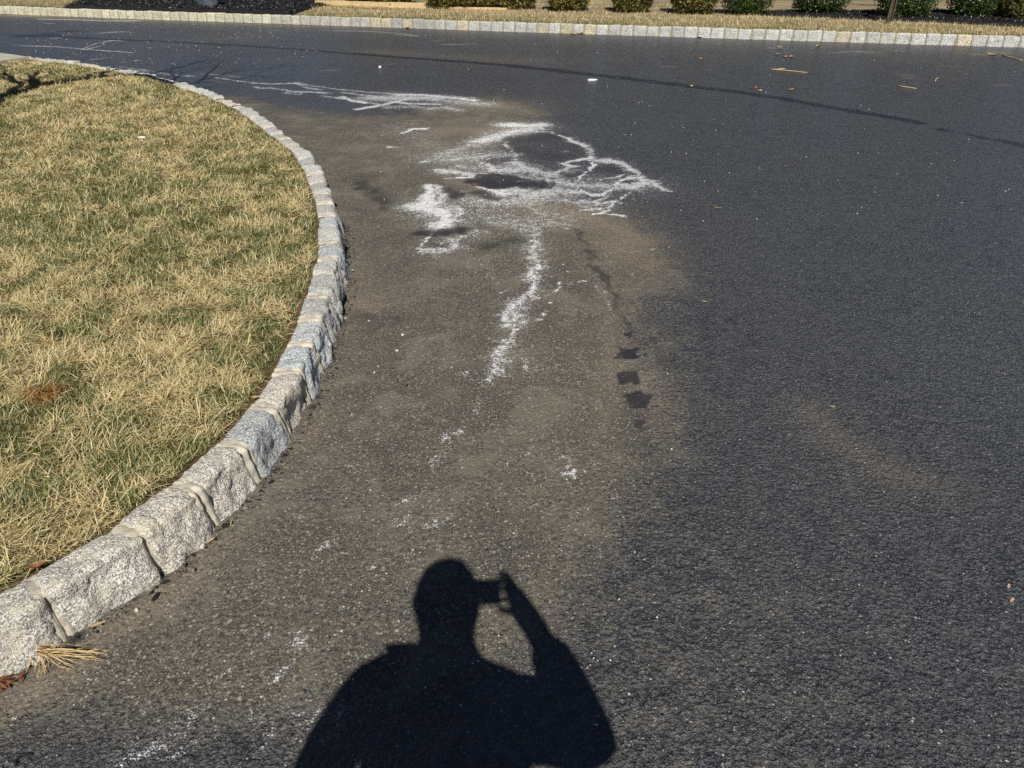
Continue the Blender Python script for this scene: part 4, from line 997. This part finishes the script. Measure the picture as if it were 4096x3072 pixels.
leaf(1898, 742, .052, M['leaf_brown'], "curled reddish brown leaf lying inside the white salt stain", 0, .6, .2)
chunk("bark_chip", 1628, 1542, (.022, .010, .006), M['barkchip'], "small dark bark chip on the brown worn asphalt", "bark chip", 0, 1.0)
chunk("bark_chip", 624, 2390, (.034, .013, .010), M['barkchip'], "large dark bark chip lying near the foot of the kerb", "bark chip", 0, 1.35)
chunk("bark_chip", 660, 2330, (.030, .010, .007), M['barkchip'], "thin bark chip at the base of a mortar joint", "bark chip", 0, .5)
chunk("bark_chip", 905, 2105, (.03, .016, .010), M['barkchip'], "brown bark crumb in the kerb corner by the grey stone chip", "bark chip", 0, .6)
chunk("bark_chip", 1085, 1930, (.026, .014, .008), M['barkchip'], "dark crumb at the kerb foot further up the curve", "bark chip", 0, .9)
chunk("stone_chip", 812, 2190, (.020, .012, .012), M['pebble'], "grey stone chip wedged against the kerb foot", "stone chip", 0, 1.2)
leaf(830, 2170, .05, M['leaf_tan'], "narrow tan leaf sliver lying along the kerb foot", 0, .2, .75, asp=.22)
leaf(390, 2500, .045, M['leaf_tan'], "pale wood sliver against the nearest kerb stone", 0, .2, .45, asp=.2)
for k, (x, y, d, lb) in enumerate([(1610, 1341, .017, "larger white pebble on the brown asphalt beside the kerb bend"), (1588, 1404, .015, "white pebble just below the larger white one"), (1497, 1491, .012, "small grey white pebble closer to the kerb"),
        (548, 2443, .014, "white pebble near the large dark bark chip"), (1475, 1284, .010, "tiny white pebble near the kerb on a dark patch"), (1382, 1274, .011, "pale pebble against the kerb foot at the bend"),
        (1410, 1082, .011, "cream pebble beside the kerb at its farthest bulge"), (1513, 1466, .009, "pale chip beside the small grey pebble")]):
    chunk("pebble", x, y, (d, d * .8, d * .5), M['pebble'], lb, "pebble", 0, k * .7)
stick("twig", [(1403, 1142), (1420, 1130), (1430, 1112)], .0022, M['root'], "reddish bent twig beside the kerb bend")
stick("twig", [(66, 3056), (72, 3032), (95, 3018), (130, 3018)], .0035, M['barkchip'], "black curled twig on asphalt at the near corner")
stick("twig", [(922, 2105), (928, 2080), (934, 2068)], .0012, M['straw'], "pale curled straw at the foot of a mortar joint", lift=.004)
stick("twig", [(3085, 277), (3130, 280), (3180, 285), (3228, 290)], .008, M['straw'], "long pale stick lying before the far kerb")
leaf(3120, 279, .16, M['leaf_tan'], "pale shredded leaf caught on the long stick", 0.0, .3, .1)
stick("twig", [(3592, 343), (3630, 349), (3664, 354)], .007, M['straw'], "short pale stick on open asphalt")
stick("twig", [(4010, 221), (4050, 230), (4090, 241)], .008, M['straw'], "thin pale stick near the end of the far kerb")
stick("twig", [(3742, 325), (3745, 315), (3757, 311)], .006, M['straw'], "small hooked straw on asphalt behind the short stick")
for k, (x, y, sz, m, lb) in enumerate([(3160, 362, .11, 'leaf_orange', "bright orange leaf on asphalt by the dark tar line"), (3122, 193, .14, 'leaf_tan', "tan leaf near the far kerb below the bright green shrub"), (3138, 230, .12, 'leaf_orange', "orange leaf beside a tan leaf in mid driveway"),
        (3165, 231, .13, 'leaf_orange', "orange leaf, partner of the one beside it"), (3272, 188, .14, 'leaf_tan', "flat tan leaf alone before the far kerb"), (3112, 218, .09, 'leaf_tan', "small tan leaf scrap above the orange pair"),
        (2318, 137, .16, 'leaf_brown', "reddish leaf heap at the far kerb foot"), (2295, 139, .14, 'leaf_brown', "dark reddish leaf at the kerb foot by the leaf heap"), (2832, 150, .17, 'leaf_brown', "crumpled red brown leaf against the far kerb"),
        (2800, 151, .13, 'leaf_brown', "small brown leaf beside the crumpled red one"), (1630, 115, .20, 'leaf_tan', "tan leaf at the far kerb foot opposite the boards"), (2765, 348, .08, 'leaf_tan', "tan leaf on the dark tar line"),
        (3040, 367, .09, 'leaf_tan', "pale leaf scrap touching the tar line"), (3020, 353, .07, 'leaf_orange', "small orange scrap just above the tar line"), (2808, 238, .10, 'leaf_orange', "orange leaf scrap in the middle of the far asphalt"),
        (3144, 665, .03, 'leaf_orange', "tiny orange leaf on open dark asphalt"), (3500, 770, .03, 'leaf_tan', "tiny tan leaf on open dark asphalt further out"), (2818, 1207, .028, 'leaf_tan', "yellowish leaf scrap right of the worn wedge"),
        (4034, 2346, .022, 'leaf_tan', "pale torn leaf bit on the coarse near asphalt"), (4047, 2402, .024, 'leaf_tan', "golden torn leaf bit below the pale one"), (3330, 1628, .022, 'leaf_tan', "cream leaf bit above the dusty streak"),
        (3970, 223, .20, 'leaf_tan', "pale leaf litter patch before the far kerb's near end")]):
    leaf(x, y, sz, M[m], lb, 0, .5 if sz > .05 else .15, asp=.5 if sz > .05 else .38)
leaf(2868, 832, .045, M['leaf_tan'], "shredded pale leaf on smooth dark asphalt", 0, .3, -.3, asp=.3)
chunk("white_scrap", 2368, 322, (.15, .07, .02), M['white_scrap'], "flat white scrap on the far asphalt below the tar line", "scrap", 0, 0)
chunk("white_scrap", 1520, 271, (.05, .04, .025), M['white_scrap'], "small white lump on the far asphalt", "scrap", 0, 0)
chunk("white_scrap", 566, 551, (.075, .03, .012), M['white_scrap'], "white paper scrap lying on the island lawn", "scrap", .19, .1)
leaf(1159, 1250, .035, M['leaf_brown'], "red brown leaf on the lawn edge by the kerb", .150, .5, .4)
leaf(737, 1352, .035, M['leaf_brown'], "dark brown leaf sunk in the middle of the lawn", .185, .6, 1.0)
leaf(180, 1368, .025, M['leaf_orange'], "small orange leaf on the lawn near the picture edge", .185, .6, 1.0)
leaf(150, 2268, .040, M['leaf_brown'], "brown leaf between lawn edge and nearest kerb stones", .160, .6, .5)
leaf(1170, 880, .045, M['leaf_tan'], "pinkish pale leaf on the lawn beside the kerb bend", .170, .3, 1.3)
leaf(1020, 1590, .028, M['leaf_tan'], "white leaf scrap on bare soil behind a kerb stone", .150, .2, .1)

def tuft():
    c = g3(165, 2625, 0.0); mb = MB(); r_ = random.Random(4)
    ends = [((430, 2612), 9), ((425, 2640), 7), ((365, 2620), 6), ((295, 2660), 8), ((300, 2680), 5), ((75, 2665), 8), ((95, 2690), 7), ((140, 2690), 6), ((162, 2702), 5), ((190, 2675), 5), ((185, 2690), 6), ((350, 2600), 4), ((270, 2580), 4), ((230, 2585), 4), ((120, 2640), 6), ((360, 2640), 4), ((195, 2655), 4)]
    ends += [((e[0] + r_.gauss(0, 14), e[1] + r_.gauss(0, 9)), th * .6) for e, th in ends]
    for (e, th) in ends:
        b2 = g3(*e, .004); s0 = c + Vector((r_.uniform(-.02, .02), r_.uniform(-.01, .01), r_.uniform(.012, .03)))
        m1 = s0.lerp(b2, .45) + Vector((r_.gauss(0, .006), r_.gauss(0, .006), r_.uniform(.004, .022)))
        m2 = s0.lerp(b2, .75) + Vector((r_.gauss(0, .005), r_.gauss(0, .005), r_.uniform(.0, .008)))
        mb.add(*tube([s0 - c, m1 - c, m2 - c, b2 - c], [th * .00020, th * .00021, th * .00016, .0005], 5))
        if r_.random() < .7:
            e2 = m2.lerp(b2, .6) + Vector((r_.gauss(0, .012), r_.gauss(0, .012), .004)); mb.add(*tube([m2 - c, e2 - c], [th * .0002, .0006], 4))
    root = empty("straw_tuft", c); tag(root, "pulled tuft of dry yellow straw at the kerb foot", "straw tuft")
    mb.obj("straw_strands", M['straw'], root, True)
    mb = MB(); q0 = g3(125, 2615, .015) - c; q1 = g3(175, 2603, .02) - c
    for k in range(4): mb.add(*tube([q0 + Vector((0, .004 * k, .004 * k)), (q0 + q1) / 2 + Vector((0, .003 * k, .008)), q1 + Vector((.004 * k, 0, .004 * k))], [.003, .005, .003], 6))
    mb.obj("root_stub", M['root'], root, True)
tuft()
mb = MB(); r_ = random.Random(9); c0 = g3(30, 2738, 0)
for k in range(16):
    p = Vector((r_.gauss(0, .022), r_.gauss(0, .014), r_.uniform(.003, .016))); d = Vector((r_.gauss(0, .016), r_.gauss(0, .012), r_.gauss(0, .005)))
    mb.add(*tube([p - d, p, p + d], [.001, r_.uniform(.003, .007), .001], 5))
tag(mb.obj("leaf_litter", M['root']), "reddish brown crumbled litter at the kerb foot in the corner", "litter").location = c0

# fine grit nobody could count
n = 2600
pxs = np.r_[rng.uniform(1350, 2700, 260), rng.uniform(100, 1300, 420), rng.uniform(1500, 4096, 330)]
pys = np.r_[rng.uniform(500, 2900, 260), rng.uniform(95, 260, 420), rng.uniform(140, 900, 330)]
P = np.array([g(x, y) for x, y in zip(pxs, pys)])
okk = ~inside(P, isl_out) & (P[:, 1] < np.interp(P[:, 0], FAR[:, 0], FAR[:, 1]) - .02); P = P[okk]; n = len(P)
sz = .0012 + .0032 * rng.random(n) ** 2.5 * (1 + .22 * P[:, 1]); a = rng.uniform(0, 6.28, n)
oct_ = np.array([(1, 0, 0), (0, 1, 0), (-1, 0, 0), (0, -1, 0), (0, 0, .7), (0, 0, -.5)]); of = np.array([(0, 1, 4), (1, 2, 4), (2, 3, 4), (3, 0, 4), (1, 0, 5), (2, 1, 5), (3, 2, 5), (0, 3, 5)])
R_ = np.stack([np.c_[np.cos(a), -np.sin(a)], np.c_[np.sin(a), np.cos(a)]], 1)
xy = np.einsum('nij,kj->nki', R_, oct_[:, :2]) * sz[:, None, None] * rng.uniform(.6, 1.2, (n, 6, 1)); z = oct_[None, :, 2] * sz[:, None] + sz[:, None] * .35
V = np.concatenate([P[:, None, :] + xy, z[..., None]], 2).reshape(-1, 3)
lo = (np.arange(n)[:, None, None] * 6 + of[None]).ravel()
tag(np_mesh("grit", V, lo, np.arange(n * 8) * 3, M['pebble']), "fine pale grit scattered over the asphalt", "grit", kind="stuff")

n = 420; ks = np.where((ISL[:, 1] > .9) & (ISL[:, 1] < 4.6))[0]; ki = ks[(rng.random(n) ** 1.3 * len(ks)).astype(int)]
P = ISL[ki] - (offset(ISL, 1.0)[ki] - ISL[ki]) * np.abs(rng.normal(0, .022, n) + .006)[:, None]; P = P[~inside(P, np.vstack([ISL[::6], [(-30, 16), (-30, -.75)]]))]; n = len(P)
sz = .0025 + .006 * rng.random(n) ** 2; a = rng.uniform(0, 6.28, n)
R_ = np.stack([np.c_[np.cos(a), -np.sin(a)], np.c_[np.sin(a), np.cos(a)]], 1)
xy = np.einsum('nij,kj->nki', R_, oct_[:, :2] * np.array((1.5, .8))) * sz[:, None, None] * rng.uniform(.6, 1.2, (n, 6, 1)); z = oct_[None, :, 2] * sz[:, None] * .7 + sz[:, None] * .3
tag(np_mesh("tar_crumbs", np.concatenate([P[:, None, :] + xy, z[..., None]], 2).reshape(-1, 3), (np.arange(n)[:, None, None] * 6 + of[None]).ravel(), np.arange(n * 8) * 3, M['barkchip']), "black tar and bark crumbs along the island kerb foot", "crumbs", kind="stuff")

# ------------------------------------------------------------------ the photographer, known from the shadow
def skin_obj(name, verts, edges, radii, mat, parent, sub=2, root=0):
    me = bpy.data.meshes.new(name); me.from_pydata([tuple(v) for v in verts], edges, []); me.materials.append(mat)
    o = bpy.data.objects.new(name, me); COL.objects.link(o); o.parent = parent
    md = o.modifiers.new("skin", 'SKIN'); md.use_smooth_shade = True
    me.skin_vertices[0].data  # layer made by the modifier
    for i, r in enumerate(radii):
        sv = me.skin_vertices[0].data[i]; sv.radius = r if isinstance(r, tuple) else (r, r); sv.use_root = (i == root)
    ss = o.modifiers.new("sub", 'SUBSURF'); ss.levels = sub; ss.render_levels = sub
    return o
X0 = -.115
person = empty("person", (X0, -.20, 0)); tag(person, "person in dark jacket and trousers holding up a phone, casting the shadow", "person")
PJ = dict(pel=(X0, -.21, .96), bel=(X0, -.20, 1.10), che=(X0, -.19, 1.30), nck=(X0, -.155, 1.475), nk2=(X0 - .003, -.135, 1.545), hd1=(X0 - .01, -.125, 1.63), hd2=(X0 - .01, -.115, 1.70), hd3=(X0 - .01, -.12, 1.752),
          shL=(X0 - .20, -.19, 1.385), elL=(X0 - .285, -.24, 1.13), wrL=(X0 - .26, -.14, .90), shR=(X0 + .19, -.18, 1.335), elR=(.243, -.075, 1.105), wrR=(.116, -.03, 1.455),
          hpL=(X0 - .10, -.21, .90), knL=(X0 - .12, -.19, .50), anL=(X0 - .13, -.22, .09), toL=(X0 - .15, -.09, .03), hpR=(X0 + .10, -.21, .90), knR=(X0 + .12, -.19, .50), anR=(X0 + .13, -.22, .09), toR=(X0 + .15, -.09, .03))
def loc(k):
    v = PJ[k] if isinstance(k, str) else k
    return (v[0] - X0, v[1] + .20, v[2])
names = ['pel', 'bel', 'che', 'nck', 'nk2', 'hd1', 'hd2', 'hd3', 'shL', 'elL', 'wrL', 'shR', 'elR', 'wrR', 'hpL', 'knL', 'anL', 'toL', 'hpR', 'knR', 'anR', 'toR']
rad = [(.15, .11), (.15, .11), (.16, .115), (.085, .08), (.080, .08), (.082, .09), (.080, .098), (.058, .075), .062, .044, .029, .062, .046, .037, .085, .058, .040, .035, .085, .058, .040, .035]
ed = [(0, 1), (1, 2), (2, 3), (3, 4), (4, 5), (5, 6), (6, 7), (2, 8), (8, 9), (9, 10), (2, 11), (11, 12), (12, 13), (0, 14), (14, 15), (15, 16), (16, 17), (0, 18), (18, 19), (19, 20), (20, 21)]
vv = [loc(k) for k in names]
def hand(wi, base, dirs, palm_c, palm_r):
    back = (lambda q: (q[0], q[1] - .038, q[2] + .024)) if wi == 13 else (lambda q: q)     # the whole grip sits just behind the lens
    palm_c = back(palm_c); dirs = [(back(a), back(b2), back(c2), r) for a, b2, c2, r in dirs]
    pi = len(vv); vv.append(loc(palm_c)); rad.append(palm_r); ed.append((wi, pi))
    for (a, b2, c2, r) in dirs:
        k = len(vv); vv.extend([loc(a), loc(b2), loc(c2)]); rad.extend([r, r * .92, r * .8]); ed.extend([(pi, k), (k, k + 1), (k + 1, k + 2)])
# right hand round the phone's right end
hand(13, None, [((.066, .012, 1.585), (.046, .030, 1.606), (.018, .028, 1.608), .0105), ((.056, .016, 1.566), (.036, .036, 1.574), (.010, .034, 1.572), .0105), ((.054, .014, 1.545), (.036, .032, 1.546), (.012, .028, 1.540), .0100), ((.060, .006, 1.525), (.044, .020, 1.518), (.024, .016, 1.512), .009),
                ((.080, -.030, 1.520), (.050, -.038, 1.528), (.018, -.034, 1.535), .0115)], (.066, -.004, 1.526), (.046, .044))
lp = (X0 - .25, -.115, .83)
hand(10, None, [((lp[0] + dx, lp[1] + .012, lp[2] - .055), (lp[0] + dx * 1.1, lp[1] + .028, lp[2] - .085), (lp[0] + dx * 1.1, lp[1] + .032, lp[2] - .112 + .01 * abs(i - 1)), .0095) for i, dx in enumerate((.030, .010, -.010, -.028))]
     + [((lp[0] + .045, lp[1] + .012, lp[2] - .005), (lp[0] + .052, lp[1] + .026, lp[2] - .030), (lp[0] + .050, lp[1] + .034, lp[2] - .052), .011)], lp, (.036, .022))
# nose, chin, ears
for a, b2, r in ((5, (X0 - .01, -.005, 1.655), .014), (5, (X0 - .01, -.045, 1.590), .035), (5, (X0 - .105, -.13, 1.655), .018), (5, (X0 + .085, -.13, 1.655), .018)):
    k = len(vv); vv.append(loc(b2)); rad.append(r); ed.append((a, k))
body = skin_obj("body", vv, ed, rad, M['skin'], person, 2, 0)
def sub_skin(name, keys, edges, radii, mat):
    return skin_obj(name, [loc(k) for k in keys], edges, radii, mat, person, 2, 0)
sub_skin("jacket", [(X0, -.21, .86), 'bel', 'che', (X0, -.16, 1.455), 'shL', (X0 - .265, -.225, 1.27), 'elL', (X0 - .265, -.155, .935), 'shR', (.165, -.13, 1.24), 'elR', (.138, -.036, 1.405)],
         [(0, 1), (1, 2), (2, 3), (2, 4), (4, 5), (5, 6), (6, 7), (2, 8), (8, 9), (9, 10), (10, 11)], [(.19, .14), (.19, .14), (.20, .15), (.105, .09), .090, .082, .070, .050, .090, .092, .080, .058], M['jacket'])
sub_skin("trousers", [(X0, -.21, 1.0), (X0, -.21, .90), (X0 - .105, -.21, .86), 'knL', (X0 - .13, -.22, .12), (X0 + .105, -.21, .86), 'knR', (X0 + .13, -.22, .12)],
         [(0, 1), (1, 2), (2, 3), (3, 4), (1, 5), (5, 6), (6, 7)], [(.165, .125), (.165, .125), .108, .082, .070, .108, .082, .070], M['trousers'])
for sgn in (-1, 1):
    skin_obj("shoe", [loc((X0 + sgn * .13, -.265, .050)), loc((X0 + sgn * .135, -.19, .050)), loc((X0 + sgn * .15, -.07, .040)), loc((X0 + sgn * .155, -.02, .034))], [(0, 1), (1, 2), (2, 3)], [(.045, .05), (.046, .05), (.048, .04), (.036, .032)], M['black_plastic'], person, 2, 0)
import bmesh
bm = bmesh.new(); bmesh.ops.create_icosphere(bm, subdivisions=4, radius=1)
for v in list(bm.verts):
    q = v.co
    if q.z < -.15 + .55 * max(0, q.y) + (.25 if q.y > .3 else 0): bm.verts.remove(v)
for v in bm.verts:
    q = v.co.normalized(); k = 1 + .03 * math.sin(31 * q.x) * math.sin(27 * q.y + 3); v.co = Vector((q.x * .092 * k, q.y * .108 * k, q.z * .108 * k))
me = bpy.data.meshes.new("hair"); bm.to_mesh(me); bm.free(); me.materials.append(M['hair']); me.polygons.foreach_set("use_smooth", [True] * len(me.polygons))
o = bpy.data.objects.new("hair", me); COL.objects.link(o); o.parent = person; o.location = loc((X0 - .01, -.125, 1.672))
for sgn in (-1, 1):
    bm = bmesh.new(); bmesh.ops.create_uvsphere(bm, u_segments=12, v_segments=8, radius=.012); me = bpy.data.meshes.new("eye"); bm.to_mesh(me); bm.free(); me.materials.append(M['white_scrap'])
    o = bpy.data.objects.new("eye", me); COL.objects.link(o); o.parent = person; o.location = loc((X0 - .01 + sgn * .032, -.030, 1.668))
# the phone, just behind the viewpoint and lying across it
def rbox(w, h, t, b, nm, mat, parent):
    bm = bmesh.new(); bmesh.ops.create_cube(bm, size=1.0)
    for v in bm.verts: v.co = Vector((v.co.x * w, v.co.y * h, v.co.z * t))
    bmesh.ops.bevel(bm, geom=bm.edges[:], offset=b, segments=3, affect='EDGES'); me = bpy.data.meshes.new(nm); bm.to_mesh(me); bm.free(); me.materials.append(mat)
    o = bpy.data.objects.new(nm, me); COL.objects.link(o); o.parent = parent; return o
fwd = Vector((0, math.cos(TH), -math.sin(TH))); upv = Vector((0, math.sin(TH), math.cos(TH)))
ph = empty("phone"); ph.location = Vector((0, 0, H)) - fwd * .057 + Vector((-.045, 0, 0)) - upv * .022; ph.rotation_euler = (math.pi / 2 - TH, 0, 0)
tag(ph, "black phone held sideways in the raised hand", "phone")
rbox(.150, .074, .008, .003, "case", M['black_plastic'], ph)
o = rbox(.142, .066, .0008, .0003, "screen", M['lens'], ph); o.location = (0, 0, .0046)
o = rbox(.014, .014, .0016, .0006, "lens_ring", M['lens'], ph); o.location = (.045, .022, -.0048)
